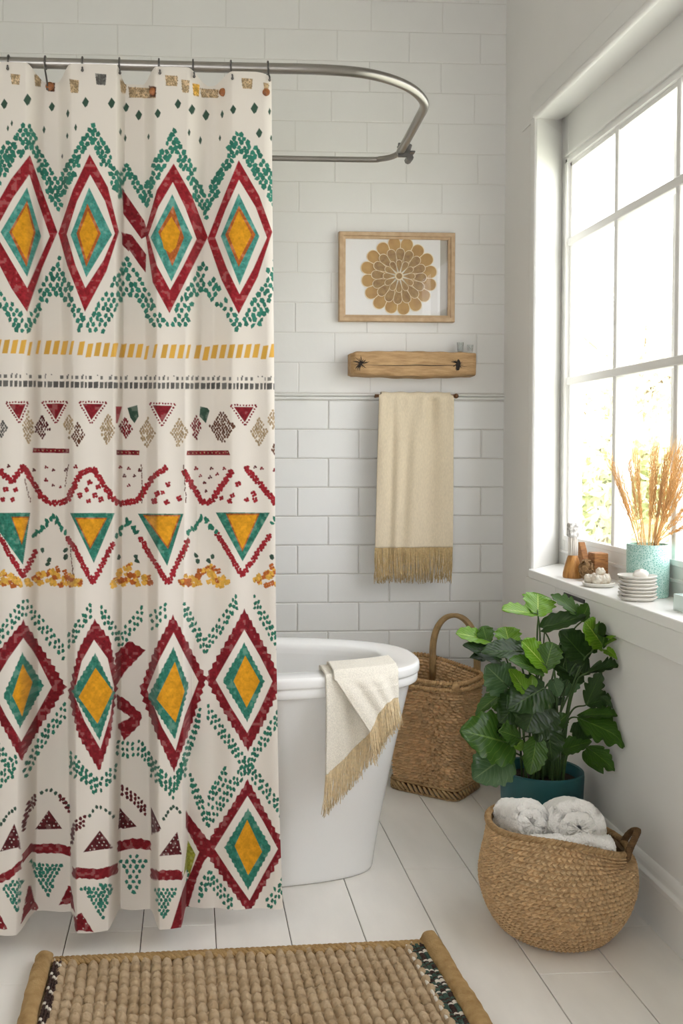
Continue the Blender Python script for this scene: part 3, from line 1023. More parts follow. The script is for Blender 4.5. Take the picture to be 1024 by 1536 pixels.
# hooks
names = ['first', 'second', 'third', 'fourth', 'fifth', 'sixth', 'seventh', 'last']
for i, px in enumerate((14, 68, 123, 178, 237, 288, 345, 401)):
    p = P(px, 98, z=ZR)
    x = p[0]
    s_ = s_of_x(x)
    f_ = fold(np.array([s_]), np.array([ZT]))
    yb = YC - f_[0][0]
    zt_ = 2.040 + .028 * f_[1][0] - .006
    r = .0155
    pts = [(x + .002, YF + r * math.sin(a), ZR + r * math.cos(a)) for a in np.linspace(2.2, -1.9, 14)]
    pts += [(x + .003, YF - .016, ZR - .02), (x + .004, (YF - .012 + yb - .004) / 2, (ZR - .02 + zt_) / 2), (x + .005, yb - .004, zt_ - .004), (x + .005, yb - .001, zt_ - .009)]
    g = Geo()
    g.tube(spline(pts, 44), .0021, 8)
    g.blob((x + .005, yb - .003, zt_ - .010), (.0035, .0035, .0035), 8, 6)
    o = g.build('shower_hook', M['darksteel'])
    lab = {0: 'grey shower hook nearest the left edge of the photo', 7: 'grey shower hook at the right-hand end of the curtain'}.get(i, names[i] + ' grey shower hook along the rail, counted from the left')
    tag(o, lab, 'hook', 'shower hooks on the curtain rail')
# ================================================================== bathtub
TX, TY, TA, TB, NEXP = -0.20, 2.79, 0.838, 0.32, 2.7
ZRIM = 0.60


def sup(a, b, q, n=NEXP):
    c_, s_ = np.cos(q), np.sin(q)
    return a * np.sign(c_) * np.abs(c_) ** (2 / n), b * np.sign(s_) * np.abs(s_) ** (2 / n)


def rings(spec, cx, cy, nq=120):
    q = np.linspace(0, 2 * PI, nq, endpoint=False)
    V = []
    for a, b, z, n in spec:
        x, y = sup(a, b, q, n)
        V.append(np.stack([cx + x, cy + y, np.full(nq, z)], -1))
    return np.concatenate(V), grid_faces(nq, len(spec), True)


tub = thing('bathtub', (TX, TY, 0), 'white freestanding oval bathtub with a thick lipped rim', 'bathtub')
# outer body
ks = np.linspace(0, 1, 14)
spec = []
for k in ks:
    z = 0.012 + (ZRIM - 0.045 - 0.012) * k
    e = k ** 1.15
    spec.append((0.715 + (TA - 0.022 - 0.715) * e, 0.170 + (TB - 0.022 - 0.170) * e ** .95, z, 2.35 + .35 * k))
spec = [(0.66, 0.12, 0.0, 2.3), (0.706, 0.161, 0.0, 2.35), (0.712, 0.167, 0.004, 2.35)] + spec
V, F = rings(spec, TX, TY)
nq = 120
Fl = [tuple(f) for f in F] + [tuple(range(nq))[::-1]]
mk('outer_shell', V, Fl, M['ceramic'], tub)
# rim: a rounded slab of two steps
r_o = [(TA - .030, ZRIM - .053), (TA - .011, ZRIM - .055), (TA - .007, ZRIM - .053), (TA - .005, ZRIM - .049), (TA - .0045, ZRIM - .033), (TA - .0065, ZRIM - .030), (TA - .0045, ZRIM - .0275), (TA - .001, ZRIM - .026),
       (TA, ZRIM - .023), (TA, ZRIM - .008), (TA - .0015, ZRIM - .003), (TA - .005, ZRIM - .0005), (TA - .012, ZRIM), (TA - .085, ZRIM - .001), (TA - .098, ZRIM - .006), (TA - .105, ZRIM - .018), (TA - .110, ZRIM - .05)]
spec = [(a, a - TA + TB, z, NEXP) for a, z in r_o]
V, F = rings(spec, TX, TY)
mk('rim', V, F, M['ceramic'], tub)
spec = [(TA - .107, TB - .107, ZRIM - .03, NEXP), (TA - .125, TB - .12, ZRIM - .12, NEXP), (TA - .17, TB - .15, ZRIM - .30, NEXP), (TA - .24, TB - .19, ZRIM - .42, 2.5), (TA - .35, TB - .24, ZRIM - .455, 2.4)]
V, F = rings(spec, TX, TY)
Fl = [tuple(f)[::-1] for f in F] + [tuple(range(4 * nq, 5 * nq))]
mk('basin', V, Fl, M['ceramic'], tub)


def tub_front(x, inset=0.0):
    """front edge of the rim (y) at x"""
    a, b = TA - inset, TB - inset
    return TY - b * (np.clip(1 - (np.abs(x - TX) / a) ** NEXP, 0, 1)) ** (1 / NEXP)


# ================================================================== cloth helper
def cloth_obj(name, pts, thick, material, parent=None, origin=None):
    """pts: (nv, nu, 3) sheet given real thickness"""
    nv, nu, _ = pts.shape
    du = np.gradient(pts, axis=1)
    dv = np.gradient(pts, axis=0)
    n = np.cross(du, dv)
    n /= np.linalg.norm(n, axis=2)[..., None] + 1e-9
    A, B = pts + n * thick / 2, pts - n * thick / 2
    V = np.concatenate([A.reshape(-1, 3), B.reshape(-1, 3)])
    f = grid_faces(nu, nv)
    k = nu * nv
    F = [f, f[:, ::-1] + k]
    edge = [np.arange(nu), np.arange(nv) * nu + nu - 1, np.arange(nu)[::-1] + (nv - 1) * nu, np.arange(nv)[::-1] * nu]
    for e in edge:
        F.append(np.stack([e[1:], e[:-1], e[:-1] + k, e[1:] + k], -1))
    return mk(name, V, np.concatenate(F), material, parent, origin)


def strands(name, roots, length, material, parent, lean=(0, 0, 0), r=0.0011, seed=1, spread=.006, clump=1.0, zmin=None):
    """a fringe: thin twisted threads hanging from the root points"""
    g_ = np.random.default_rng(seed)
    g = Geo()
    for i, p in enumerate(roots):
        L_ = (length[i] if hasattr(length, '__len__') else length) * g_.uniform(.86, 1.06)
        k = 6
        off = g_.normal(0, spread, 3) * np.array([1, .6, 0])
        w = g_.normal(0, .0016, (k, 3))
        w[0] = 0
        u = np.linspace(0, 1, k)[:, None]
        q = np.asarray(p) + u * (np.array([0, 0, -L_]) + np.asarray(lean)) + off * u ** 1.5 + w * u
        g.tube(q, np.linspace(r, r * .75, k), 4)
    return g.build(name, material, parent)


M['linen'] = mat('oatmeal linen', srgb(206, 192, 166), 0.9, var=.06, vscale=260, stretch=(1, 1, .35), bump=.5, bscale=520, bdist=.0012, sheen=.15, spec=.15)
M['linen_fringe'] = mat('tan linen thread', srgb(198, 174, 130), 0.9, var=.15, vscale=150, spec=.15)
M['cream'] = mat('cream boucle knit', srgb(232, 226, 212), 0.95, var=.10, vscale=330, bump=1.0, bscale=420, bdist=.002, sheen=.15, spec=.1)
M['cream_fringe'] = mat('cream thread', srgb(226, 206, 168), 0.9, var=.12, vscale=150, spec=.15)

# ---- hanging towel on its rail
y0 = 3.555
rl = thing('towel_rail', (P(625, 594, y=y0)[0], YB, P(625, 594, y=y0)[2]), 'thin bronze towel rail with a round knob, fixed along the tile ledge', 'towel rail')
zr = P(683, 594, y=y0)[2]
xa, xb = P(562, 594, y=y0)[0], P(683, 594, y=y0)[0]
M['bronze'] = mat('aged bronze', srgb(128, 92, 66), 0.4, .8, var=.3, vscale=90)
Geo().tube([(xa, y0, zr), (xb, y0, zr)], .0055, 12).build('rail_bar', M['bronze'], rl)
g = Geo()
g.blob((xb + .002, y0, zr), (.009, .009, .009), 16, 10)
g.build('knob', M['bronze'], rl)
for x in (xa + .012, xb - .010):
    Geo().tube([(x, y0, zr), (x, YB - .010, zr)], .005, 10).build('bracket', M['bronze'], rl)

xl0, xr0 = P(567, 590, y=y0)[0], P(678, 590, y=y0)[0]
xl1, xr1 = P(560, 822, y=y0)[0], P(676, 822, y=y0)[0]
zbot = P(618, 821, y=y0 - .02)[2]
nv, nu = 130, 120
path = []
zback = zbot + .10
for k in np.linspace(0, 1, 30):
    path.append((y0 + .016, zback + (zr - zback) * k))
for a in np.linspace(0, PI, 14)[1:-1]:
    path.append((y0 + .013 * math.cos(a), zr + .012 * math.sin(a)))
nb = len(path)
for k in np.linspace(0, 1, nv - nb):
    path.append((y0 - .014 - .012 * k, zr + (zbot - zr) * k))
path = np.array(path)
pts = np.zeros((nv, nu, 3))
for i in range(nv):
    k = np.clip((zr - path[i, 1]) / (zr - zbot), 0, 1)
    u = np.linspace(0, 1, nu)
    xx = (xl0 + (xl1 - xl0) * k) * (1 - u) + (xr0 + (xr1 - xr0) * k) * u
    front = 1.0 if i >= nb else 0.25
    w = .0065 * np.sin(u * 15 + .6 * k) * (1 - .45 * k) + .004 * np.sin(u * 31 + 1.3) * (1 - .9 * min(1, k * 3)) + .010 * np.exp(-((u - .31 + .05 * k) / .08) ** 2) - .005 * np.exp(-((u - .2) / .05) ** 2) - .004 * np.exp(-((u - .45 + .1 * k) / .06) ** 2)
    top = smooth(0, .04, k)
    pts[i, :, 0] = xx if i >= nb else xx.mean() + (xx - xx.mean()) * .93
    pts[i, :, 1] = path[i, 0] - front * 1.5 * w * (.15 + .85 * top) * (1 if i >= nb else 0)
    pts[i, :, 2] = path[i, 1] + (.0015 * np.sin(u * 24 + 1) * (1 - top) if i >= nb - 12 else 0)
tw = thing('hanging_towel', (float(pts[-1, :, 0].mean()), y0, zbot), 'oatmeal linen towel with a long tan fringe, hanging below the wooden shelf', 'towel')
cloth_obj('towel_cloth', pts, .003, M['linen'], tw)
roots = []
gq = np.random.default_rng(3)
for i in range(230):
    u = (i + gq.uniform(0, 1)) / 230 * (nu - 1)
    j = int(u)
    p = pts[-1, min(j, nu - 1)].copy()
    p[1] += gq.uniform(-.0025, .0025)
    roots.append(p)
strands('fringe', roots, abs(zbot - P(618, 872, y=y0 - .02)[2]), M['linen_fringe'], tw, r=.0013, seed=4, spread=.003)

# ---- throw draped over the rim of the tub
th = thing('fringed_throw', (float(P(540, 1000, y=2.5)[0]), 2.5, .35), 'cream boucle throw with a diagonal fringed edge, draped over the tub rim', 'throw')


def drape(px_l, px_r, hem_l, hem_r, lift, nu=70, nv=110, seed=0, bow=0.0, curve=None):
    """a flap over the rim between two photo columns; hem heights given as photo rows"""
    pts = np.zeros((nv, nu, 3))
    hem = []
    for j in range(nu):
        u = j / (nu - 1)
        # columns are laid on the vertical plane touching the rim there
        pxt = px_l[0] + (px_r[0] - px_l[0]) * u
        pxb = px_l[1] + (px_r[1] - px_l[1]) * u
        yy = 2.50
        for _ in range(4):
            x_ = P(pxt, 1020, y=yy)[0]
            yy = float(tub_front(x_))
        xt, yt = x_, yy
        for _ in range(4):
            xb_ = P(pxb, 1100, y=yy)[0]
            yy = float(tub_front(min(xb_, TX + TA - .05)))
        hem_px = hem_l + (hem_r - hem_l) * u + bow * math.sin(PI * u)
        zb_ = P(pxb, hem_px, y=yt - .02)[2]
        inn = .124
        prof = [(yt + inn + .004, ZRIM - .07), (yt + inn, ZRIM - .01), (yt + inn - .012, ZRIM + .005 + lift), (yt + .02, ZRIM + .0055 + lift), (yt + .004, ZRIM + .003 + lift), (yt - .004 - lift, ZRIM - .008), (yt - .008 - lift, ZRIM - .03)]
        prof += [(yt - .010 - lift, ZRIM - .03 + (zb_ - ZRIM + .03) * k) for k in np.linspace(.12, 1, 8)]
        pr = spline(np.array([(a, b, 0) for a, b in prof]), nv)
        dist = np.clip((ZRIM - pr[:, 1]) / max(ZRIM - zb_, .05), 0, 1) * (np.arange(nv) > nv * .35)
        pts[:, j, 0] = xt + (xb_ - xt) * dist
        g1 = .0045 * math.sin(u * 9 + seed) + .0025 * math.sin(u * 23 + seed * 2)
        pts[:, j, 1] = pr[:, 0] - (g1 + .003) * smooth(.05, .3, dist)
        pts[:, j, 2] = pr[:, 1]
    return pts


d1 = drape((488, 487), (596, 592), 1163, 1052, 0.0, seed=1, bow=6)
cloth_obj('throw_cloth', d1, .006, M['cream'], th)
d2 = drape((500, 549), (594, 594), 1098, 1046, .009, seed=2.5, bow=-14)
cloth_obj('folded_flap', d2, .006, M['cream'], th)


def hem_roots(d, n, seed):
    g_ = np.random.default_rng(seed)
    out = []
    for i in range(n):
        u = (i + g_.uniform(0, 1)) / n * (d.shape[1] - 1)
        j = min(int(u), d.shape[1] - 2)
        p = d[-1, j] * (1 - (u - j)) + d[-1, j + 1] * (u - j)
        out.append(p + np.array([0, g_.uniform(-.003, .003), .002]))
    return out


r1 = hem_roots(d1, 230, 5)
strands('fringe', r1, np.linspace(.112, .085, 230), M['cream_fringe'], th, lean=(-.006, 0, 0), r=.0011, seed=8, spread=.0035)
r2 = hem_roots(d2, 130, 6)
strands('fringe', r2, np.linspace(.085, .080, 130), M['cream_fringe'], th, lean=(.010, 0, 0), r=.0011, seed=9, spread=.0035)

# ================================================================== wooden shelf, trinkets, picture
M['oak'] = mat('rough oak', srgb(188, 154, 110), 0.75, rgb2=srgb(158, 124, 84), vscale=9, stretch=(2.2, 6, 14), bump=.6, bscale=30, bdist=.003, detail=10)
yf = YB - .085
a, b = P(527, 527, y=yf), P(714, 565, y=yf)
x0, x1, z1, z0 = a[0], b[0], a[2], b[2]
sh = thing('wooden_shelf', ((x0 + x1) / 2, YB, z0), 'rustic oak beam shelf with a long crack and two dark knots', 'shelf')
nx = 120
sec = []
ang = []
h, d = z1 - z0, YB - .0012 - yf
outline = [(0, 0), (-.35, .0), (-.8, .01), (-.95, .05), (-1.0, .14), (-1.01, .3), (-1.015, .5), (-1.01, .72), (-1.0, .88), (-.96, .965), (-.85, .995), (-.4, 1.0), (0, 1.0)]
V = []
for i in range(nx):
    u = i / (nx - 1)
    x = x0 + (x1 - x0) * u
    lo = .0025 * math.sin(u * 7 + 1) + .0012 * math.sin(u * 29) + .006 * (1 - smooth(0, .03, u)) + .002 * smooth(.95, 1, u)
    hi = .0035 * math.sin(u * 3.2 + .2) + .0009 * math.sin(u * 37) - .006 * (1 - smooth(0, .05, u))
    pull = .010 * (1 - smooth(0, .035, u)) + .004 * smooth(.97, 1.0, u)
    for (yy, zz) in outline:
        V.append((x, YB - .001 + yy * (d - pull) + .0012 * math.sin(zz * 13 + u * 11) * (yy < -.9), z0 + lo * (1 - zz) + (h + hi) * zz))
V = np.array(V)
no = len(outline)
F = [tuple(f) for f in grid_faces(no, nx)] + [tuple(range(no)), tuple(range((nx - 1) * no, nx * no))[::-1]] + [(i * no, (i + 1) * no, (i + 1) * no + no - 1, i * no + no - 1) for i in range(nx - 1)]
bw = mk('beam', V, F, M['oak'], sh)
bw.data.set_sharp_from_angle(angle=math.radians(50))
# crack
cp = [P(px, py, y=yf - .0008) for px, py in ((543, 547.5), (570, 548), (600, 548.5), (625, 547.8), (650, 548.6), (680, 548), (700, 550))]
cr = spline(cp, 50)
g = Geo()
wv = np.interp(np.linspace(0, 1, 50), [0, .1, .45, .6, .85, 1], [.0006, .0014, .0026, .0030, .0016, .0004])
top = cr + np.stack([0 * wv, 0 * wv, wv * .55], 1)
bot = cr - np.stack([0 * wv, 0 * wv, wv * .45], 1)
for i in range(49):
    q = [top[i], top[i + 1], bot[i + 1], bot[i]]
    g.add([p + np.array([0, -.0012, 0]) for p in q] + [p + np.array([0, .006, 0]) for p in q], [(0, 3, 2, 1), (0, 1, 5, 4), (2, 3, 7, 6), (0, 4, 7, 3), (1, 2, 6, 5), (4, 5, 6, 7)])
g.build('crack', M['dark'], sh, smooth=False)
for (px, py, big) in ((541, 545, False), (686, 546, True)):
    c_ = P(px, py, y=yf - .0012)
    g = Geo()
    n_r = 30
    for i in range(n_r):
        a_ = rng.uniform(0, 2 * PI)
        L_ = rng.uniform(.012, .031 if not big else .026) * (1.0 if abs(math.sin(a_)) > .3 else 1.2)
        w_ = rng.uniform(.0008, .0017)
        r0 = .002
        pts_ = [c_ + np.array([(r0 + (L_ - r0) * k) * math.cos(a_ + .25 * k), -.0004, (r0 + (L_ - r0) * k) * math.sin(a_ + .25 * k)]) for k in (0, .35, .7, 1)]
        g.tube(pts_, [w_, w_ * 1.1, w_ * .8, .0003], 4)
    if big:
        g.blob((c_[0] + .003, c_[1], c_[2] - .003), (.008, .003, .017), 12, 8, .25, 3)
    else:
        g.blob(tuple(c_), (.005, .002, .007), 10, 6, .3, 2)
    g.build('knot', M['dark'], sh)

M['crystal'] = bpy.data.materials.new('clear glass')
M['crystal'].use_nodes = True
pb = M['crystal'].node_tree.nodes['Principled BSDF']
pb.inputs['Base Color'].default_value = (.78, .80, .79, 1)
pb.inputs['Roughness'].default_value = .05
pb.inputs['Transmission Weight'].default_value = 1.0
pb.inputs['IOR'].default_value = 1.45
for nm, (pxa, pya, pxb, pyb), lab, cat in (('glass_tumbler', (685, 512, 695, 526), 'small clear glass tumbler, the taller of two on the wooden shelf', 'tumbler'),
                                      ('glass_votive', (700.5, 515.5, 709.5, 526), 'short clear glass votive cup at the right end of the wooden shelf', 'votive cup')):
    yy = YB - .05
    r_ = (P(pxb, 520, y=yy)[0] - P(pxa, 520, y=yy)[0]) / 2
    cx_ = P((pxa + pxb) / 2, 520, y=yy)[0]
    hh = P(pxa, pya, y=yy)[2] - P(pxa, pyb, y=yy)[2]
    g = Geo()
    g.lathe([(.0, 0), (r_ * .82, 0), (r_ * .86, .002), (r_, hh), (r_ * .86, hh), (r_ * .72, .006), (0, .006)], (cx_, yy, z1 + .0042), 24)
    o = g.build(nm, M['crystal'], auto=40)
    tag(o, lab, cat)

# ---- picture
yp = YB - .028
cs_ = [P(507, 346.5, y=yp), P(683, 349, y=yp), P(682, 483.5, y=yp), P(512, 481, y=yp)]
xa, xb = (cs_[0][0] + cs_[3][0]) / 2 - .002, (cs_[1][0] + cs_[2][0]) / 2
za, zb_ = (cs_[0][2] + cs_[1][2]) / 2, (cs_[2][2] + cs_[3][2]) / 2
pf = thing('picture_frame', ((xa + xb) / 2, YB, zb_), 'light oak picture frame holding a round wooden petal mandala', 'picture')
M['frame_oak'] = mat('pale oak', srgb(196, 168, 134), 0.55, rgb2=srgb(178, 148, 112), vscale=10, stretch=(4, 4, 4), bump=.2, bscale=60, detail=8)
M['matboard'] = mat('white mat board', srgb(232, 230, 228), .75)
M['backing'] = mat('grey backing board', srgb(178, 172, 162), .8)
fw = .024
g = Geo()


def mitre(g, x0, x1, z0, z1, fw, y_front, y_back):
    o = [(x0, z0), (x1, z0), (x1, z1), (x0, z1)]
    lv = [(0, y_back), (0, y_front + .003), (.002, y_front), (fw * .6, y_front + .001), (fw * .66, y_front + .006), (fw, y_front + .009), (fw, y_back)]
    V = []
    for inset, y in lv:
        V += [(x0 + inset, y, z0 + inset), (x1 - inset, y, z0 + inset), (x1 - inset, y, z1 - inset), (x0 + inset, y, z1 - inset)]
    F = [(i * 4 + j, i * 4 + (j + 1) % 4, i * 4 + 4 + (j + 1) % 4, i * 4 + 4 + j) for i in range(len(lv) - 1) for j in range(4)]
    g.add(V, F)


mitre(g, xa, xb, zb_, za, fw, yp, YB - .001)
g.build('frame', M['frame_oak'], pf, smooth=False)
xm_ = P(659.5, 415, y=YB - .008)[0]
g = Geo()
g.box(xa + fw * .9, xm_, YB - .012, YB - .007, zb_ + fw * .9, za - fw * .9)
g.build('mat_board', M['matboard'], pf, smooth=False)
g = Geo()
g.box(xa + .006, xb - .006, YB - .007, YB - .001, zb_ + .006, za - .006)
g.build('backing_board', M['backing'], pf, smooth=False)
# mandala: rings of wooden petals with pale rims
M['petal'] = mat('tan veneer', srgb(186, 148, 88), .6, rgb2=srgb(160, 120, 66), vscale=26, bump=.2, bscale=90)
M['petal_dark'] = mat('brown veneer', srgb(132, 98, 60), .6, rgb2=srgb(168, 136, 86), vscale=60)
M['petal_rim'] = mat('pale petal rim', srgb(228, 212, 182), .6)
yc_ = YB - .013
cc = P(598, 414.5, y=yc_)
R1 = P(656, 414, y=yc_)[0] - cc[0]
g = Geo()


def petal(g, a, r0, r1, w, y, mi, rim=.0022, rim_mi=2, lift=.0):
    """teardrop petal pointing out along angle a"""
    ca, sa = math.cos(a), math.sin(a)
    out = []
    L_ = r1 - r0
    for t in np.linspace(0, 1, 15):
        wd = w * math.sin(PI * min(1, t ** 1.5 * .93 + .02)) ** .75 if t < 1 else 0
        out.append((t * L_, wd))
    wd_max = w
    rr = w
    pts = []
    n_ = 26
    for i in range(n_):
        q = -PI + 2 * PI * i / n_
        u = .5 + .5 * math.cos(q)
        lx = L_ * (u ** .85)
        ly = w * math.sin(q) * (.18 + .82 * u ** .9) * 1.05
        pts.append((lx, ly))
    to = lambda lx, ly, yy: (cc[0] + (r0 + lx) * ca - ly * sa, yy, cc[2] + (r0 + lx) * sa + ly * ca)
    mid = (L_ * .62, 0)
    k = len(pts)
    V = [to(lx, ly, y) for lx, ly in pts] + [to(lx, ly, y - .0022) for lx, ly in pts]
    inner = [(mid[0] + (lx - mid[0]) * (1 - rim / w * 1.2), ly * (1 - rim / w * 1.2)) for lx, ly in pts]
    V += [to(lx, ly, y - .0022) for lx, ly in inner] + [to(lx, ly, y - .0012) for lx, ly in inner]
    F = []
    for r_ in range(3):
        F += [(r_ * k + i, r_ * k + (i + 1) % k, (r_ + 1) * k + (i + 1) % k, (r_ + 1) * k + i) for i in range(k)]
    g.add(V, F, rim_mi)
    g.add([to(lx, ly, y - .0012) for lx, ly in inner], [tuple(range(k))], mi)


for i in range(16):
    petal(g, 2 * PI * (i + .5) / 16 - .05, R1 * .30, R1 * (1.0 + .02 * math.sin(i * 2.1)), R1 * .225, yc_ + .001 - .0007 * (i % 2), 0)
for i in range(16):
    petal(g, 2 * PI * i / 16 - .05, R1 * .22, R1 * .72, R1 * .155, yc_ - .0014, 1, .0016)
for i in range(12):
    petal(g, 2 * PI * i / 12, R1 * .08, R1 * .42, R1 * .105, yc_ - .003, 1, .0013)
g.tube([(cc[0], yc_, cc[2]), (cc[0], yc_ - .006, cc[2])], R1 * .11, 20, 2)
g.tube([(cc[0], yc_ - .004, cc[2]), (cc[0], yc_ - .007, cc[2])], R1 * .075, 20, 1)
man = g.build('petal_mandala', [M['petal'], M['petal_dark'], M['petal_rim']], pf, smooth=False)
g = Geo()
g.box(xa + fw * .8, xb - fw * .8, yp + .0105, yp + .0120, zb_ + fw * .8, za - fw * .8)
g.build('glass_pane', M['glass'], pf, smooth=False)
# ================================================================== woven baskets and mat
def straw(name, c1, c2, vs_=60, strands_=False):
    m = mat(name, c1, .85, rgb2=c2, vscale=vs_, stretch=(1, 1, 2.2), bump=.7, bscale=260, bdist=.0015, spec=.2, detail=6)
    if strands_:        # every strand has a tone of its own
        N, L = m.node_tree.nodes, m.node_tree.links
        b = N['Principled BSDF']
        src = b.inputs['Base Color'].links[0].from_socket
        at = N.new('ShaderNodeAttribute')
        at.attribute_name = 'tint'
        mx = N.new('ShaderNodeMix')
        mx.data_type = 'RGBA'
        mx.blend_type = 'MULTIPLY'
        mx.inputs['Factor'].default_value = 1
        L.new(src, mx.inputs['A'])
        L.new(at.outputs['Color'], mx.inputs['B'])
        L.new(mx.outputs['Result'], b.inputs['Base Color'])
    return m


def strand_tone(row, u, lo, hi, seed):
    h = np.sin(row * 127.1 + np.floor(u) * 311.7 + seed) * 43758.5453
    h = h - np.floor(h)
    f = lo + (hi - lo) * h
    return np.stack([f, f * (.98 - .03 * h), f * (.95 - .06 * h)], -1)


M['seagrass'] = straw('plaited seagrass', srgb(176, 146, 106), srgb(142, 112, 76))
M['seagrass_weave'] = straw('plaited seagrass strands', srgb(214, 186, 146), srgb(184, 155, 117), 60, True)
M['seagrass_dark'] = straw('dark plaited seagrass', srgb(112, 86, 58), srgb(84, 64, 44))
M['wicker'] = straw('brown water hyacinth weave', srgb(172, 134, 90), srgb(140, 104, 66), 45)
M['wicker_weave'] = straw('brown water hyacinth strands', srgb(228, 197, 154), srgb(200, 167, 126), 45, True)
M['wicker_rim'] = straw('pale wound rim', srgb(200, 166, 120), srgb(168, 132, 90))
M['handle'] = mat('bent cane handle', srgb(156, 128, 86), .5, var=.25, vscale=30, bump=.3, bscale=120)

# ---- seagrass belly basket with towels
BY = 2.385
BX = P(833, 1404, y=BY)[0]
bs = thing('towel_basket', (BX, BY, 0), 'round seagrass belly basket full of white towels, on the floor under the window', 'basket')
bprof = np.array([(.102, .0), (.128, .004), (.147, .022), (.167, .055), (.181, .095), (.186, .13), (.183, .165), (.175, .205), (.169, .235), (.168, .260)])
hh = np.linspace(0, 1, 400)
pr = spline(np.c_[bprof, np.zeros(len(bprof))], 400)
arc = np.r_[0, np.cumsum(np.linalg.norm(np.diff(pr[:, :2], axis=0), axis=1))]
NQ, NVV = 1000, 400
av = np.linspace(0, arc[-1], NVV)
rad, zz = np.interp(av, arc, pr[:, 0]), np.interp(av, arc, pr[:, 1])
q = np.linspace(0, 2 * PI, NQ, endpoint=False)
Q, A_ = np.meshgrid(q, av)
Rr, Zz = np.broadcast_to(rad[:, None], Q.shape).copy(), np.broadcast_to(zz[:, None], Q.shape).copy()


def braid(Q, rows_pos, stitches, slant=.9, seed=0):
    """relief of flat three-strand plaits laid row on row: 0..1"""
    row = np.floor(rows_pos)
    v = rows_pos - row
    u = Q / (2 * PI) * stitches + .37 * row
    tri = np.abs(2 * v - 1)
    st_ = np.abs(np.sin(PI * (u + slant * (.5 - np.abs(v - .5)))))
    return np.clip((1 - tri ** 3), 0, 1) ** .7 * (.12 + .88 * st_ ** .6)


rows_n = 26
wav = vnoise((NVV, NQ + 1), (6, 14), 21)[:, :NQ]
wav = wav * (1 - np.linspace(0, 1, NQ)[None] ** 8) + wav[:, :1] * np.linspace(0, 1, NQ)[None] ** 8
rp0 = A_ / arc[-1] * rows_n + .35 * wav
hgt = braid(Q, rp0, 84)
tone0 = strand_tone(np.floor(rp0), Q / (2 * PI) * 84 + .37 * np.floor(rp0) + .9 * (.5 - np.abs(rp0 - np.floor(rp0) - .5)), .86, 1.05, 3)
fine = vnoise((NVV, NQ + 1), (150, 300), 22)[:, :NQ]
Rr += .0115 * (hgt - .6) + .0018 * (fine - .5)
top_k = smooth(.7, 1.0, A_ / arc[-1])
Zz += -(.030 * np.cos(Q) * top_k) + .004 * np.sin(Q * 3 + 1) * top_k - .024 * (1 - np.clip(-np.sin(Q), 0, 1) ** 2) * top_k
Rr += .004 * np.sin(Q * 2 + .6) + .003 * np.sin(3 * Q + A_ * 9)
V = np.stack([BX + Rr * np.cos(Q), BY + Rr * np.sin(Q), Zz], -1).reshape(-1, 3)
F = grid_faces(NQ, NVV, True)
# inner wall
Ri = Rr[:, ::4] * 0 + rad[:, None] - .010
Zi = Zz[:, ::4].copy()
Zi[Zi < .012] = .012
Vi = np.stack([BX + Ri * np.cos(Q[:, ::4]), BY + Ri * np.sin(Q[:, ::4]), Zi], -1)[::6]
ni = Vi.shape[1]
Fi = grid_faces(ni, Vi.shape[0], True, len(V))[:, ::-1]
n0 = len(V)
Vall = np.concatenate([V, Vi.reshape(-1, 3)])
mk('woven_body', Vall, np.concatenate([F, Fi]), M['seagrass_weave'], bs, col=np.concatenate([tone0.reshape(-1, 3), np.full((len(Vall) - n0, 3), .8)]))
g = Geo()
g.lathe([(0, .004), (.13, .004), (.13, .012), (0, .012)], (BX, BY, 0), 40)
g.build('base', M['seagrass'], bs)
# plaited rim
rim = []
for a in np.linspace(0, 2 * PI, 181):
    i = int(a / (2 * PI) * NQ) % NQ
    rim.append((BX + (.165 + .004 * math.sin(2 * a + .6)) * math.cos(a), BY + (.165 + .004 * math.sin(2 * a + .6)) * math.sin(a), Zz[-1, i] + .001))
rim = np.array(rim)
g = Geo()
for ph in (0, 2 * PI / 3, 4 * PI / 3):
    t = np.linspace(0, 2 * PI, 721)
    bx_ = np.stack([np.interp(t, np.linspace(0, 2 * PI, 181), rim[:, k]) for k in range(3)], 1)
    w = t * 34 + ph
    out = np.stack([np.cos(t), np.sin(t), 0 * t], 1)
    g.tube(bx_ + out * (np.cos(w) * .0042)[:, None] + np.array([0, 0, 1]) * (np.sin(w) * .0042)[:, None], .0046, 6)
g.build('braided_rim', M['seagrass'], bs)
# loop handle on the right, seen edge-on
hb = []
a0 = math.radians(-20)
for k, (da, up, ou) in enumerate(((-20, -.010, .002), (-17, .015, .006), (-10, .040, .014), (0, .052, .020), (10, .040, .014), (17, .015, .006), (20, -.010, .002))):
    a = a0 + math.radians(da)
    i = int((a % (2 * PI)) / (2 * PI) * NQ) % NQ
    hb.append((BX + (.166 + ou) * math.cos(a), BY + (.166 + ou) * math.sin(a), Zz[-1, i] + up))
hb = spline(hb, 120)
g = Geo()
for ph in (0, 2 * PI / 3, 4 * PI / 3):
    w = np.linspace(0, 1, 120) * 60 + ph
    o1 = np.stack([np.cos(w) * .0045, np.sin(w) * .0045, 0 * w], 1)
    g.tube(hb + o1, .0046, 6)
g.build('loop_handle', M['seagrass_dark'], bs)

# ---- towels in it: thick rolled terry
M['terry'] = mat('white terry', srgb(240, 237, 231), .95, bump=.8, bscale=260, bdist=.0045, sheen=.4, spec=.1)


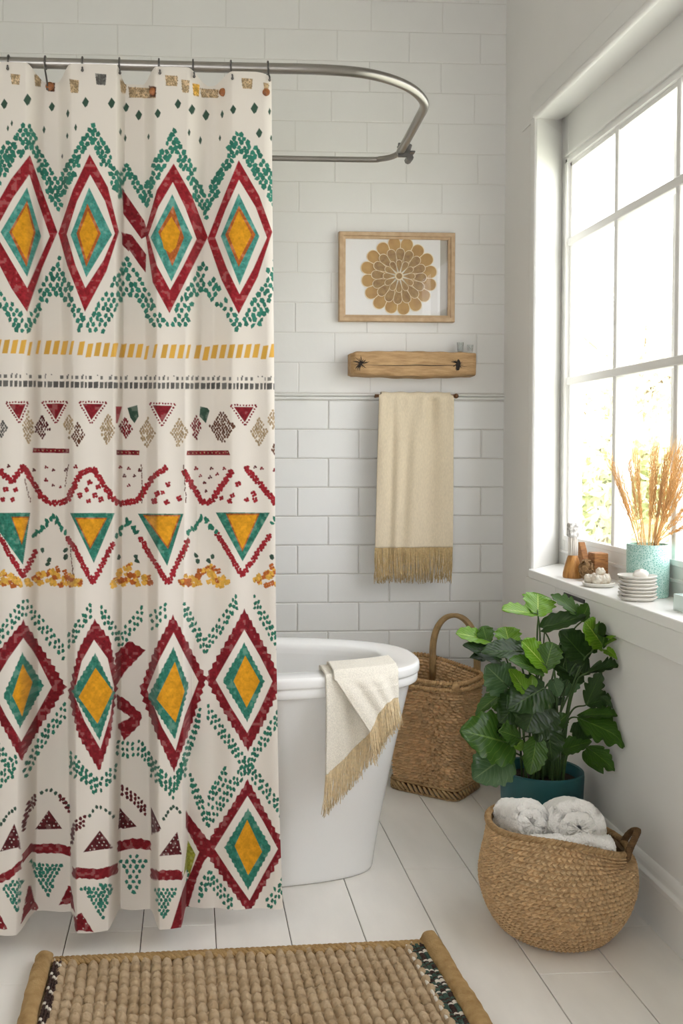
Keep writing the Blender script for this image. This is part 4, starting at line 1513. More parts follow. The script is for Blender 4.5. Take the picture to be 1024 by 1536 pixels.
def roll(name, c, axis_deg, length, r, turns, label, tilt=0.0, squash=1.0, seed=0, start=0.0, thick=.017):
    """a rolled towel: thick spiral sheet, soft ends, fuzzy surface"""
    n_a, n_l = int(90 * turns), 84
    an = np.linspace(0, 2 * PI * turns, n_a)
    rr = .006 + (r - .006 - thick / 2) * an / an[-1]
    inner = np.maximum(rr - thick * .40, .002)
    outer = inner + thick * .90 * np.sqrt(np.clip((1 - an / an[-1]) / .09, .0, 1)) + .0015
    prof = np.concatenate([np.stack([outer * np.cos(an + start), outer * np.sin(an + start)], 1), np.stack([inner * np.cos(an + start), inner * np.sin(an + start)], 1)[::-1]])
    k = len(prof)
    V = []
    nz_ = vnoise((n_l, k), (80, 170), seed + 5)
    nz2 = vnoise((n_l, k), (6, 10), seed + 6)
    rad_ = np.concatenate([an / an[-1], (an / an[-1])[::-1]])
    for i in range(n_l):
        u = -1 + 2 * i / (n_l - 1)
        endk = abs(u) ** 6
        sc = 1 - .10 * endk
        l_ = u * length / 2 * (1 - .10 * (rad_ ** 2) * endk)
        pr_ = prof * sc + prof / (np.linalg.norm(prof, axis=1)[:, None] + 1e-6) * ((nz_[i] - .5) * .006 + (nz2[i] - .5) * .012)[:, None]
        V.append(np.stack([pr_[:, 0], l_ + 0 * pr_[:, 0], pr_[:, 1] * squash], 1))
    V = np.concatenate(V)
    ca, sa = math.cos(math.radians(axis_deg)), math.sin(math.radians(axis_deg))
    ct, st_ = math.cos(tilt), math.sin(tilt)
    y_, z_ = V[:, 1] * ct - V[:, 2] * st_, V[:, 1] * st_ + V[:, 2] * ct
    V = np.stack([V[:, 0] * ca - y_ * sa, V[:, 0] * sa + y_ * ca, z_], 1) + np.asarray(c)
    F = [tuple(f) for f in grid_faces(k, n_l, True)]
    na = n_a
    for e in (0, n_l - 1):      # spiral end caps
        b_ = e * k
        for i in range(na - 1):
            f = (b_ + i, b_ + i + 1, b_ + k - 2 - i, b_ + k - 1 - i)
            F.append(f if e else f[::-1])
    o = mk(name, V, F, M['terry'])
    tag(o, label, 'towel')
    return o


roll('rolled_towel', (BX - .084, BY + .024, .254), 10, .13, .060, 2.1, 'white fluffy rolled towel at the left side of the seagrass basket', -.28, .98, 1, 2.2, .027)
roll('rolled_towel', (BX + .046, BY + .030, .234), -4, .16, .084, 2.35, 'largest white rolled towel, its spiral end facing out of the seagrass basket', -.34, .98, 2, 2.4, .034)
roll('rolled_towel', (BX - .004, BY - .104, .240), 87, .20, .033, 1.4, 'white towel lying flat along the front rim of the seagrass basket', 0, .9, 3, .6, .024)

# ---- tall hamper in the corner, set corner-on
HC = P(686, 1206, z=0)
ua, va = np.array([-.766, .643]), np.array([.643, .766])
HU, HV = .27, .215
hr = thing('wicker_hamper', (HC[0] + (ua[0] * HU + va[0] * HV) / 2, HC[1] + (ua[1] * HU + va[1] * HV) / 2, 0), 'tall square wicker hamper with an arched cane handle, in the corner behind the tub', 'hamper')
cu, cv = HU / 2, HV / 2
cen = HC[:2] + ua * cu + va * cv
NQ2, NV2 = 720, 400
q = np.linspace(0, 2 * PI, NQ2, endpoint=False)


def rrect(q, a, b, n=7.0):
    c_, s_ = np.cos(q), np.sin(q)
    k = (np.abs(c_ / a) ** n + np.abs(s_ / b) ** n) ** (-1 / n)
    return k * c_, k * s_


def rim_z(lx, ly):
    # dips towards the viewer, rises to the back corner
    k = (-lx / cu + ly / cv) / 2
    return .388 + .045 * smooth(-.3, 1.0, k) + .006 * smooth(-.6, -1.0, k)


tv = np.linspace(0, 1, NV2)
Qm, Tm = np.meshgrid(q, tv)
grow = .90 + .10 * Tm + .018 * np.sin(PI * Tm)
lx, ly = rrect(Qm, cu, cv)
lx, ly = lx * grow, ly * grow
zt_ = rim_z(lx, ly)
Zm = .035 + (zt_ - .035) * Tm
per_ = np.r_[0, np.cumsum(np.hypot(np.diff(lx[0]), np.diff(ly[0])))]
pu = per_ / per_[-1]
rows2 = 36
rp = Tm * rows2 + .5 * (vnoise((NV2, NQ2), (5, 16), 31) - .5)
row = np.floor(rp)
vv_ = rp - row
st2 = 40
uph = pu[None, :] * st2 + .5 * (row % 2) + .25 * np.sin(row * 1.7)
relief = (1 - np.abs(2 * vv_ - 1) ** 2.2) ** .7 * (.06 + .94 * np.sin(PI * (uph % 1)) ** .7)
tone2 = strand_tone(row, uph, .78, 1.06, 9)
nn = vnoise((NV2, NQ2), (150, 320), 33)
dsp = .020 * (relief - .6) + .003 * (nn - .5)
nl = np.hypot(lx, ly)
lx2, ly2 = lx + lx / nl * dsp, ly + ly / nl * dsp
to_w = lambda a, b, z: np.stack([cen[0] + ua[0] * -a + va[0] * b * 1.0, cen[1] + ua[1] * -a + va[1] * b, z], -1)
# local axes: +a runs away from the left end towards the near corner side
V = to_w(lx2, ly2, Zm).reshape(-1, 3)
F = grid_faces(NQ2, NV2, True)
# inside wall with its own weave
ri = relief[::2, ::2]
lxi, lyi = lx[::2, ::2] * .95, ly[::2, ::2] * .95
nli = np.hypot(lxi, lyi)
lxi, lyi = lxi - lxi / nli * .010 * ri, lyi - lyi / nli * .010 * ri
Vi = to_w(lxi, lyi, Zm[::2, ::2])
Fi = grid_faces(Vi.shape[1], Vi.shape[0], True, len(V))[:, ::-1]
body = mk('woven_body', np.concatenate([V, Vi.reshape(-1, 3)]), np.concatenate([F, Fi]), M['wicker_weave'], hr, col=np.concatenate([tone2.reshape(-1, 3), tone2[::2, ::2].reshape(-1, 3)]))
g = Geo()
qq = np.linspace(0, 2 * PI, 64, endpoint=False)
lb = np.stack(rrect(qq, cu * .86, cv * .86), 1)
g.add(np.concatenate([to_w(lb[:, 0], lb[:, 1], np.full(64, .02)), to_w(lb[:, 0], lb[:, 1], np.full(64, .03))]), [tuple(range(64))[::-1], tuple(range(64, 128))])
g.build('base', M['wicker'], hr)


def ropes(name, pathfn, n, wraps, r, strand_r, material, parent, offs):
    g = Geo()
    for dz, dr in offs:
        t = np.linspace(0, 2 * PI, n + 1)
        c_ = pathfn(t, dr, dz)
        g.tube(c_, strand_r * (1 + .24 * np.sin(t * wraps)), 8, cap=False)
    return g.build(name, material, parent)


def hp(sc, zadd):
    def f(t, dr, dz):
        a, b = rrect(t, cu, cv)
        k = np.hypot(a, b)
        a2, b2 = a * sc + a / k * dr, b * sc + b / k * dr
        return to_w(a2, b2, rim_z(a, b) + zadd + dz)
    return f


ropes('wound_rim', hp(1.0, .0), 720, 88, 0, .0074, M['wicker_rim'], hr, ((.006, .001), (-.014, .007)))
# lashing at the near corner
g = Geo()
lc = np.array(rrect(np.array([-PI / 4 + .12]), cu, cv))
ncl = to_w(np.array([cu * .93]), np.array([-cv * .93]), np.array([float(rim_z(cu * .93, -cv * .93))]))[0]
g.blob(tuple(ncl + np.array([-.004, -.004, -.004])), (.012, .012, .019), 14, 10, .1, 4)
g.build('corner_lashing', M['wicker_rim'], hr)
# braided base band of slanting splints
g = Geo()
nb_ = 46
t = np.linspace(0, 1, nb_ + 1)
qs = np.interp(t, pu, q)
M['splint'] = mat('pale split cane', srgb(176, 146, 102), .7, rgb2=srgb(146, 116, 76), vscale=40, bump=.3, bscale=120)
for i in range(nb_):
    qa = np.interp((i + .5) / nb_, np.r_[pu, 1], np.r_[q, 2 * PI])
    a, b = rrect(np.array([qa - .10, qa + .10]), cu * .955, cv * .955)
    k = np.hypot(a, b)
    pa = to_w(a[:1] + a[:1] / k[:1] * .004, b[:1] + b[:1] / k[:1] * .004, np.array([.034]))[0]
    pb_ = to_w(a[1:] + a[1:] / k[1:] * .004, b[1:] + b[1:] / k[1:] * .004, np.array([.006]))[0]
    g.tube([pa, (pa + pb_) / 2 + (np.r_[a[0], b[0], 0] * 0), pb_], [.0038, .0060, .0038], 6)
for zz_, rr_ in ((.037, .0042), (.0045, .0040)):
    tt_ = np.linspace(0, 2 * PI, 241)
    a, b = rrect(tt_, cu * .955, cv * .955)
    g.tube(to_w(a, b, np.full(len(a), zz_)), rr_, 6, cap=False)
g.build('base_band', M['splint'], hr)
# arched handle
A = np.array([P(649, 985, y=3.53)[0], 3.53, .405])
B = np.array([P(716, 980, y=3.445)[0], 3.445, .405])
zt_h = P(682, 923, y=3.49)[2]
arch = []
for k in np.linspace(0, PI, 40):
    m = (A + B) / 2 - (B - A) / 2 * math.cos(k)
    arch.append((m[0], m[1], .44 + (zt_h - .44) * math.sin(k) ** .8))
arch = np.array([tuple(A - np.array([0, 0, .06]))] + arch + [tuple(B - np.array([0, 0, .06]))])
arch = spline(arch, 90)
g = Geo()
w = np.linspace(0, 1, 90)
for o in ((.0045, .003), (-.0045, .003), (0, -.0045)):
    g.tube(arch + np.array([o[0] * 1.1, o[1] * 1.2, 0]), .0076, 8)
g.build('arched_handle', M['handle'], hr)

# ================================================================== mat on the floor
M['jute'] = mat('natural jute', srgb(190, 168, 138), .9, rgb2=srgb(168, 144, 112), vscale=18, bump=.8, bscale=240, bdist=.002, stretch=(1, 2, 1), spec=.15, detail=7)
M['jute_gold'] = mat('golden jute edge', srgb(184, 154, 108), .9, rgb2=srgb(158, 126, 82), vscale=40, bump=1.0, bscale=260, bdist=.003, spec=.15, detail=7)
FL, FR = P(58, 1446, z=0), P(650, 1418, z=0)
NL = P(22, 1536, z=0)
eu = (FR - FL)[:2]
WM = np.linalg.norm(eu)
eu = eu / WM
ev = np.array([eu[1], -eu[0]])
LM = 0.62
mt = thing('jute_mat', (*(FL[:2] + eu * WM / 2 + ev * LM / 2), 0), 'chunky woven jute bath mat with gold edges on the plank floor', 'mat')
flare = .055        # the mat widens a little towards the viewer


def mw(u, v, z):
    k = 1 + flare * v
    uc = (u - WM / 2) * k + WM / 2
    return np.stack([FL[0] + eu[0] * uc + ev[0] * v, FL[1] + eu[1] * uc + ev[1] * v, z], -1)


nu_, nv_ = 760, 560
uu_, vv2 = np.meshgrid(np.linspace(.045, WM - .055, nu_), np.linspace(.020, LM - .01, nv_))
cwid, chgt = .0235, .034
col_ = np.floor(uu_ / cwid + .25 * (vnoise((nv_, nu_), (5, 4), 41) - .5))
cu_ = uu_ / cwid + .25 * (vnoise((nv_, nu_), (5, 4), 41) - .5) - col_
rv = vv2 / chgt + .5 * (col_ % 2) + .35 * np.sin(col_ * 2.3) + .25 * (vnoise((nv_, nu_), (12, 12), 42) - .5)
rv = rv - np.floor(rv)
sz = .82 + .36 * (np.sin(col_ * 12.9898 + np.floor(vv2 / chgt + .5 * (col_ % 2) + .35 * np.sin(col_ * 2.3)) * 78.233) * 43758.5 % 1)
lump = np.sqrt(np.clip(1 - (2 * cu_ - 1) ** 2 * .92 - np.abs(2 * rv - 1) ** 2.6 * .95, 0, 1))
fib = vnoise((nv_, nu_), (150, 200), 43)
zz2 = .004 + .0165 * lump * sz + .0022 * (fib - .5)
V = mw(uu_, vv2, zz2).reshape(-1, 3)
mk('woven_field', V, grid_faces(nu_, nv_)[:, ::-1], M['jute'], mt)
g = Geo()
bq = [mw(np.array(a), np.array(b), np.array(c_)) for c_ in (.001, .007) for a, b in ((.01, .012), (WM - .01, .012), (WM - .01, LM), (.01, LM))]
g.add(bq, [(3, 2, 1, 0), (4, 5, 6, 7), (0, 1, 5, 4), (1, 2, 6, 5), (2, 3, 7, 6), (3, 0, 4, 7)])
g.build('backing', M['jute'], mt, smooth=False)


def hairy_roll(name, pts, r, material, squash=.8, n=26, seed=0, flat=.02):
    pts = np.asarray(pts, float)
    k = len(pts)
    t = np.gradient(pts, axis=0)
    t /= np.linalg.norm(t, axis=1)[:, None]
    side = np.cross(t, [0, 0, 1.0])
    nz_ = vnoise((k, n), (k // 3, 9), seed)
    big = vnoise((k, n), (max(3, k // 14), 3), seed + 1)
    V = []
    for i in range(k):
        for j in range(n):
            a = 2 * PI * j / n
            rr_ = r * (1 + .20 * (nz_[i, j] - .5) + .22 * (big[i, j] - .5))
            e_ = min(1, i / 4 + .55, (k - 1 - i) / 4 + .55)
            V.append(pts[i] + side[i] * rr_ * e_ * math.cos(a) + np.array([0, 0, 1]) * (rr_ * e_ * squash * math.sin(a)))
    F = [tuple(f) for f in grid_faces(n, k, True)] + [tuple(range(n)), tuple(range((k - 1) * n, k * n))[::-1]]
    g_ = np.random.default_rng(seed)
    return V, F


g = Geo()
V, F = hairy_roll('', mw(np.full(90, .014) , np.linspace(-.012, LM, 90), np.full(90, .0165)), .0195, None, .8, seed=51)
g.add(V, F)
g.build('edge_roll', M['jute_gold'], mt)
g = Geo()
V, F = hairy_roll('', mw(np.full(90, WM - .012), np.linspace(-.014, LM, 90), np.full(90, .0185)), .0215, None, .84, seed=52)
g.add(V, F)
g.build('edge_roll', M['jute_gold'], mt)
# plaited far edge: two rows of braid
g = Geo()
for r0, z0_ in ((.006, .009), (.020, .012)):
    for ph in (0, 2.1, 4.2):
        t = np.linspace(0, 1, 520)
        u_ = .02 + (WM - .05) * t
        w = t * 150 + ph
        g.tube(mw(u_, r0 + .0062 * np.sin(w), z0_ + .0035 * np.cos(w * 1.0)), .0056, 6)
g.build('plaited_edge', M['jute_gold'], mt)


# patterned side strips: small stitches of dark and pale thread
def strip(name, u0, wdt, mats_, pick, step, rnd):
    g = Geo()
    v = .018
    i = 0
    while v < LM - .02:
        n_c = 3
        for c_ in range(n_c):
            uc = u0 + wdt * (c_ + .5) / n_c
            mi = pick(i, c_)
            p = mw(np.array(uc), np.array(v + rnd * ((c_ % 2) * .5)), np.array(.0145))
            g.blob(tuple(p), (wdt / n_c * .62, step * .62, .0055), 8, 5, .15, i * 3 + c_, mi)
        v += step
        i += 1
    return g.build(name, mats_, mt)


M['thread_dark'] = mat('dark brown yarn', srgb(64, 44, 36), .9, bump=.5, bscale=300)
M['thread_white'] = mat('off-white yarn', srgb(222, 214, 200), .9, bump=.5, bscale=300)
M['thread_green'] = mat('dark green yarn', srgb(62, 84, 72), .9, bump=.5, bscale=300)
strip('dark_side_strip', .036, .020, [M['thread_dark'], M['thread_white']], lambda i, c_: 1 if (i * 7 + c_ * 3) % 5 == 0 else 0, .012, .008)
strip('green_side_strip', WM - .066, .034, [M['thread_green'], M['thread_white'], M['thread_dark']], lambda i, c_: [1, 0, 2, 0, 0, 1, 2][(i * 3 + c_ * 5 + (i * i) // 5) % 7], .0062, .005)
g = Geo()
g.tube(mw(np.full(60, WM - .072), np.linspace(.02, LM, 60), np.full(60, .0150)), .0042, 6)
g.build('pale_cord', M['thread_white'], mt)
# ================================================================== potted plant
pc = P(811, 1292, z=0)
PX, PY = pc[0], pc[1]
PX = min(PX, XR - .135)
M['pot'] = mat('matte teal glaze', srgb(30, 88, 92), .5, var=.05, vscale=8, bump=.1, bscale=80)
M['soil'] = mat('dark potting soil', srgb(58, 42, 32), .95, var=.4, vscale=60, bump=1, bscale=90, bdist=.006)


def leaf_mat(name, c1, c2, vein):
    m = bpy.data.materials.new(name)
    m.use_nodes = True
    nt = m.node_tree
    N, L = nt.nodes, nt.links
    b = N['Principled BSDF']
    b.inputs['Roughness'].default_value = .3
    uv = N.new('ShaderNodeUVMap')
    sp = N.new('ShaderNodeSeparateXYZ')
    L.new(uv.outputs['UV'], sp.inputs['Vector'])

    def mth(op, a, b_=None, c_=None):
        n = N.new('ShaderNodeMath')
        n.operation = op
        for i, v in enumerate((a, b_, c_)):
            if v is None:
                continue
            if isinstance(v, (int, float)):
                n.inputs[i].default_value = v
            else:
                L.new(v, n.inputs[i])
        return n.outputs[0]
    au = mth('ABSOLUTE', sp.outputs['X'])
    # side veins sweep towards the tip; one midrib
    ph = mth('SUBTRACT', mth('MULTIPLY', sp.outputs['Y'], 9.0), mth('MULTIPLY', au, 3.2))
    w = mth('ABSOLUTE', mth('SUBTRACT', mth('FRACT', ph), .5))
    side = mth('LESS_THAN', w, .05)
    mid = mth('LESS_THAN', au, .035)
    v = mth('MAXIMUM', mth('MULTIPLY', side, .55), mid)
    no = N.new('ShaderNodeTexNoise')
    no.inputs['Scale'].default_value = 14
    no.inputs['Detail'].default_value = 4
    tc = N.new('ShaderNodeTexCoord')
    L.new(tc.outputs['Object'], no.inputs['Vector'])
    mx = N.new('ShaderNodeMix')
    mx.data_type = 'RGBA'
    mx.inputs['A'].default_value = (*c1, 1)
    mx.inputs['B'].default_value = (*c2, 1)
    L.new(no.outputs['Fac'], mx.inputs['Factor'])
    m2 = N.new('ShaderNodeMix')
    m2.data_type = 'RGBA'
    m2.inputs['B'].default_value = (*vein, 1)
    L.new(mx.outputs['Result'], m2.inputs['A'])
    L.new(v, m2.inputs['Factor'])
    L.new(m2.outputs['Result'], b.inputs['Base Color'])
    bp = N.new('ShaderNodeBump')
    bp.inputs['Strength'].default_value = .4
    bp.inputs['Distance'].default_value = .003
    L.new(w, bp.inputs['Height'])
    L.new(bp.outputs['Normal'], b.inputs['Normal'])
    t = N.new('ShaderNodeBsdfTranslucent')
    hs = N.new('ShaderNodeMix')
    hs.data_type = 'RGBA'
    hs.blend_type = 'MULTIPLY'
    hs.inputs['Factor'].default_value = 1
    hs.inputs['B'].default_value = (1.0, 1.0, .45, 1)
    L.new(m2.outputs['Result'], hs.inputs['A'])
    L.new(hs.outputs['Result'], t.inputs['Color'])
    ms = N.new('ShaderNodeMixShader')
    ms.inputs['Fac'].default_value = .33
    L.new(b.outputs['BSDF'], ms.inputs[1])
    L.new(t.outputs['BSDF'], ms.inputs[2])
    L.new(ms.outputs['Shader'], N['Material Output'].inputs['Surface'])
    return m


M['leaf_b'] = leaf_mat('young yellow-green leaf', srgb(128, 172, 34), srgb(92, 146, 36), srgb(190, 212, 110))
M['leaf_m'] = leaf_mat('mid green leaf', srgb(78, 116, 38), srgb(58, 96, 34), srgb(116, 150, 70))
M['leaf_d'] = leaf_mat('dark green leaf', srgb(54, 82, 34), srgb(40, 66, 30), srgb(76, 104, 50))
M['leaf_p'] = leaf_mat('pale grey-green leaf', srgb(104, 138, 92), srgb(84, 120, 78), srgb(140, 168, 118))
M['stem'] = mat('green stalk', srgb(66, 92, 44), .5, var=.2, vscale=20)

plant = thing('potted_plant', (PX, PY, 0), 'bushy green leafy plant in a matte teal pot, behind the basket of towels', 'plant')
pr_ = P(811, 1152, y=PY)[2]
rp_ = .1165
g = Geo()
g.lathe([(0, 0), (.070, 0), (.078, .003), (.098, .05), (.110, .10), (rp_ - .001, pr_ - .035), (rp_, pr_ - .012), (rp_ - .001, pr_ - .003), (rp_ - .005, pr_), (rp_ - .010, pr_ - .003), (rp_ - .013, pr_ - .02), (rp_ - .020, pr_ - .05), (0, pr_ - .052)], (PX, PY, 0), 64)
g.build('pot', M['pot'], plant, auto=45)
g = Geo()
n_ = 40
prof_ = [(0, pr_ - .028)] + [(rp_ * .9 * k, pr_ - .028 - .004 * k) for k in (.3, .6, .97)] + [(rp_ * .87, pr_ - .045), (0, pr_ - .046)]
g.lathe(prof_, (PX, PY, 0), 40)
g.build('soil', M['soil'], plant)

leaf_no = [0]


def leaf(b, t, width, mk_='leaf_m', kind='round', dyb=0.0, dyt=-.03, hint=(0, -.75, .65), curl=.18, fold_=.22, roll_=0.0, stem_from=None, stem=True):
    """b, t: photo positions of the leaf's base and tip; dyb, dyt: their distance in front of (-) or behind the pot's centre"""
    leaf_no[0] += 1
    g_ = np.random.default_rng(100 + leaf_no[0])
    B = P(660 + b[0] * .3125, 870 + b[1] * .3125, y=PY + dyb)
    T = P(660 + t[0] * .3125, 870 + t[1] * .3125, y=PY + dyt)
    W = 1.22 * width * .3125 * 2.8 / 1500 * (PY + dyb) / 2.8
    a = T - B
    Ln = np.linalg.norm(a)
    a /= Ln
    n = np.asarray(hint, float)
    n = n - a * np.dot(n, a)
    n /= np.linalg.norm(n)
    s = np.cross(a, n)
    if roll_:
        c_, q_ = math.cos(roll_), math.sin(roll_)
        n, s = n * c_ + s * q_, s * c_ - n * q_
    nt_, ns_ = 34, 17
    V, UV = [], []
    ph = g_.uniform(0, 6)
    for i in range(nt_):
        tq = i / (nt_ - 1)
        if kind == 'round':
            f = math.sin(PI * min(1, .04 + .96 * tq ** .72)) ** .62
            f *= 1 + .07 * math.sin(tq * 34 + ph)
            sweep = .02
        elif kind == 'fan':
            f = (math.sin(PI * min(1, .05 + .95 * tq ** .95)) ** .55) * (.70 + .42 * tq)
            f *= 1 + .09 * math.sin(tq * 30 + ph)
            sweep = .05
        elif kind == 'lobe':
            base_ = math.sin(PI * min(1, .05 + .95 * tq ** .66)) ** .7
            f = base_ * (.60 + .40 * abs(math.sin(tq * PI * 4.2 + .4)) ** .8)
            sweep = .30
        else:   # blade
            f = math.sin(PI * min(1, .04 + .96 * tq ** .8)) ** .9
            sweep = 0
        for j in range(ns_):
            u = -1 + 2 * j / (ns_ - 1)
            au_ = abs(u)
            x_ = W / 2 * f * u
            z_ = fold_ * W * f * (au_ ** 1.3) * .5 - curl * Ln * tq ** 2.2 + .018 * W * math.sin(u * 6 + tq * 13 + ph) * au_ + .02 * W * math.sin(tq * 18 + ph) * au_ ** 2
            y_ = Ln * (tq + sweep * au_ ** 1.4 * f * (1 - tq * .55) - (.10 * (1 - tq) ** 4 * au_ if kind in ('round', 'fan') else 0))
            V.append(B + a * y_ + s * x_ + n * z_)
            UV.append((u, tq))
    V = np.array(V)
    # keep clear of the window wall and the sill front
    lim = np.where(V[:, 2] > ZS - .11, 1.118, XR - .010)
    V[:, 0] = np.where(V[:, 0] > lim - .02, lim - .02 + .02 * np.tanh((V[:, 0] - lim + .02) / .02), V[:, 0])
    thick = n * .0006
    k = len(V)
    F1 = grid_faces(ns_, nt_)
    F = np.concatenate([F1, F1[:, ::-1] + k])
    o = mk('leaf', np.concatenate([V + thick, V - thick]), F, M[mk_], plant, uv=np.concatenate([UV, UV]))
    # its stalk, from the soil, as a sub-part
    if stem:
        r0 = stem_from if stem_from is not None else (g_.uniform(-.04, .04), g_.uniform(-.035, .035))
        S0 = np.array([PX + r0[0], PY + r0[1], pr_ - .034])
        hgt_ = B[2] - S0[2]
        m1 = S0 + (B - S0) * np.array([.18, .18, .50]) + np.array([0, 0, .02])
        m2 = S0 + (B - S0) * np.array([.55, .55, .86]) + np.array([0, 0, .012])
        if hgt_ < .06:
            m1 = S0 + np.array([(B - S0)[0] * .3, (B - S0)[1] * .3, max(hgt_, 0) * .6 + .035])
            m2 = S0 + np.array([(B - S0)[0] * .7, (B - S0)[1] * .7, max(hgt_, 0) * .95 + .03])
        e = B + a * Ln * .25 - n * .001
        pts_ = spline([S0, m1, m2, B, e], 30)
        pts_[:, 0] = np.minimum(pts_[:, 0], 1.112)
        gg = Geo()
        gg.tube(pts_, np.linspace(.0036, .0014, 30), 7)
        gg.build('stalk', M['stem'], o)
    return o


C0 = (.012, .0)
# top
leaf((468, 168), (306, 128), 84, 'leaf_b', 'fan', -.02, -.05, (0, -.5, .85), .10, .3)
leaf((468, 165), (470, 62), 150, 'leaf_b', 'fan', -.02, .02, (.1, -.8, .5), .05, .2)
leaf((690, 185), (540, 60), 80, 'leaf_m', 'lobe', -.03, .0, (.3, -.8, .5), .12, .3, stem_from=(.03, .0))
leaf((672, 190), (722, 118), 80, 'leaf_m', 'fan', -.03, -.05, (0, -.9, .4), .1, .3, stem=False)
leaf((496, 232), (700, 160), 92, 'leaf_d', 'round', -.02, -.05, (.1, -.55, .8), .10, .35)
# upper right
leaf((782, 318), (700, 200), 150, 'leaf_b', 'fan', -.10, -.11, (.25, -.85, .45), .05, .2, stem_from=(.045, -.02))
leaf((782, 318), (812, 200), 110, 'leaf_m', 'fan', -.10, -.12, (-.2, -.85, .45), .05, .2, stem=False)
leaf((795, 315), (912, 258), 52, 'leaf_b', 'blade', -.12, -.22, (0, -.6, .8), .05, .3, stem=False)
leaf((800, 250), (856, 225), 60, 'leaf_d', 'round', -.12, -.16, (0, -.8, .5), .05, .2, stem=False)
leaf((692, 375), (582, 240), 150, 'leaf_d', 'round', -.06, -.05, (.25, -.85, .4), .08, .2, stem_from=(.035, -.01))
leaf((760, 330), (700, 240), 100, 'leaf_d', 'round', -.07, -.06, (-.1, -.9, .3), .08, .2, stem=False)
leaf((705, 445), (882, 392), 96, 'leaf_d', 'lobe', -.10, -.19, (0, -.6, .8), .10, .3, stem_from=(.05, -.03))
leaf((800, 335), (868, 372), 62, 'leaf_b', 'round', -.14, -.19, (0, -.7, .6), .1, .2, stem=False)
# upper left
leaf((512, 425), (400, 292), 130, 'leaf_b', 'fan', -.08, -.09, (.15, -.7, .65), .06, .2)
leaf((505, 420), (540, 300), 110, 'leaf_m', 'fan', -.08, -.08, (-.1, -.8, .5), .06, .2, stem=False)
leaf((238, 295), (86, 245), 80, 'leaf_b', 'fan', -.02, -.04, (.1, -.7, .7), .12, .3, stem_from=(-.05, .02))
leaf((225, 300), (205, 222), 84, 'leaf_m', 'fan', -.02, -.02, (.1, -.85, .4), .06, .2, stem=False)
leaf((335, 318), (312, 222), 118, 'leaf_b', 'fan', -.01, .02, (0, -.85, .5), .06, .2, stem_from=(-.02, .03))
leaf((290, 312), (418, 284), 40, 'leaf_m', 'blade', .01, .0, (0, -.4, .9), .1, .2, stem=False)
leaf((282, 388), (122, 300), 96, 'leaf_d', 'round', -.03, -.05, (.1, -.6, .8), .1, .3, stem_from=(-.045, .0))
leaf((215, 378), (146, 366), 50, 'leaf_d', 'blade', -.04, -.06, (0, -.6, .8), .1, .3, stem=False)
leaf((398, 345), (205, 330), 104, 'leaf_d', 'round', -.06, -.08, (.05, -.65, .75), .12, .3)
leaf((484, 438), (340, 372), 96, 'leaf_m', 'round', -.10, -.12, (.2, -.6, .8), .1, .25)
leaf((325, 512), (222, 412), 150, 'leaf_p', 'round', -.04, -.04, (.0, -.95, .2), .05, .1, stem_from=(-.05, -.01))
leaf((405, 530), (338, 425), 76, 'leaf_b', 'round', -.10, -.10, (.4, -.8, .3), .08, .2)
leaf((440, 520), (442, 452), 44, 'leaf_b', 'blade', -.09, -.09, (0, -.9, .3), .05, .2, stem=False)
leaf((300, 545), (158, 628), 70, 'leaf_m', 'round', -.04, -.04, (.2, -.4, .9), .25, .35, stem=False)
leaf((270, 585), (300, 640), 70, 'leaf_m', 'round', -.05, -.08, (.1, -.8, .5), .1, .2, stem=False)
# centre mass
leaf((690, 460), (548, 320), 150, 'leaf_d', 'round', -.02, .0, (.2, -.9, .3), .05, .2, stem_from=(.02, .02))
leaf((610, 470), (600, 350), 130, 'leaf_d', 'fan', -.03, -.02, (0, -.95, .2), .05, .2)
leaf((500, 520), (330, 610), 170, 'leaf_d', 'round', -.09, -.14, (.1, -.7, .7), .12, .25)
leaf((470, 560), (420, 730), 170, 'leaf_d', 'fan', -.10, -.13, (.1, -.85, .5), .12, .2)
leaf((400, 560), (290, 680), 140, 'leaf_d', 'round', -.07, -.10, (.1, -.8, .6), .12, .2)
leaf((520, 620), (470, 780), 120, 'leaf_d', 'round', -.09, -.11, (.2, -.9, .3), .08, .2)
leaf((515, 700), (540, 872), 116, 'leaf_d', 'round', -.09, -.10, (0, -.9, .3), .06, .2, stem=False)
leaf((540, 480), (570, 560), 66, 'leaf_p', 'round', -.03, -.04, (0, -.9, .3), .05, .2)
leaf((645, 440), (585, 560), 90, 'leaf_p', 'round', -.01, .0, (0, -.95, .1), .05, .2, stem=False)
leaf((560, 690), (610, 645), 66, 'leaf_m', 'round', -.03, -.04, (0, -.8, .5), .08, .2)
for b_, t_ in (((560, 610), (515, 570)), ((560, 630), (505, 610)), ((555, 600), (600, 560)), ((550, 720), (590, 705)), ((560, 590), (545, 540))):
    leaf(b_, t_, 26, 'leaf_d', 'blade', .0, .0, (0, -.8, .5), .1, .2, stem=False)
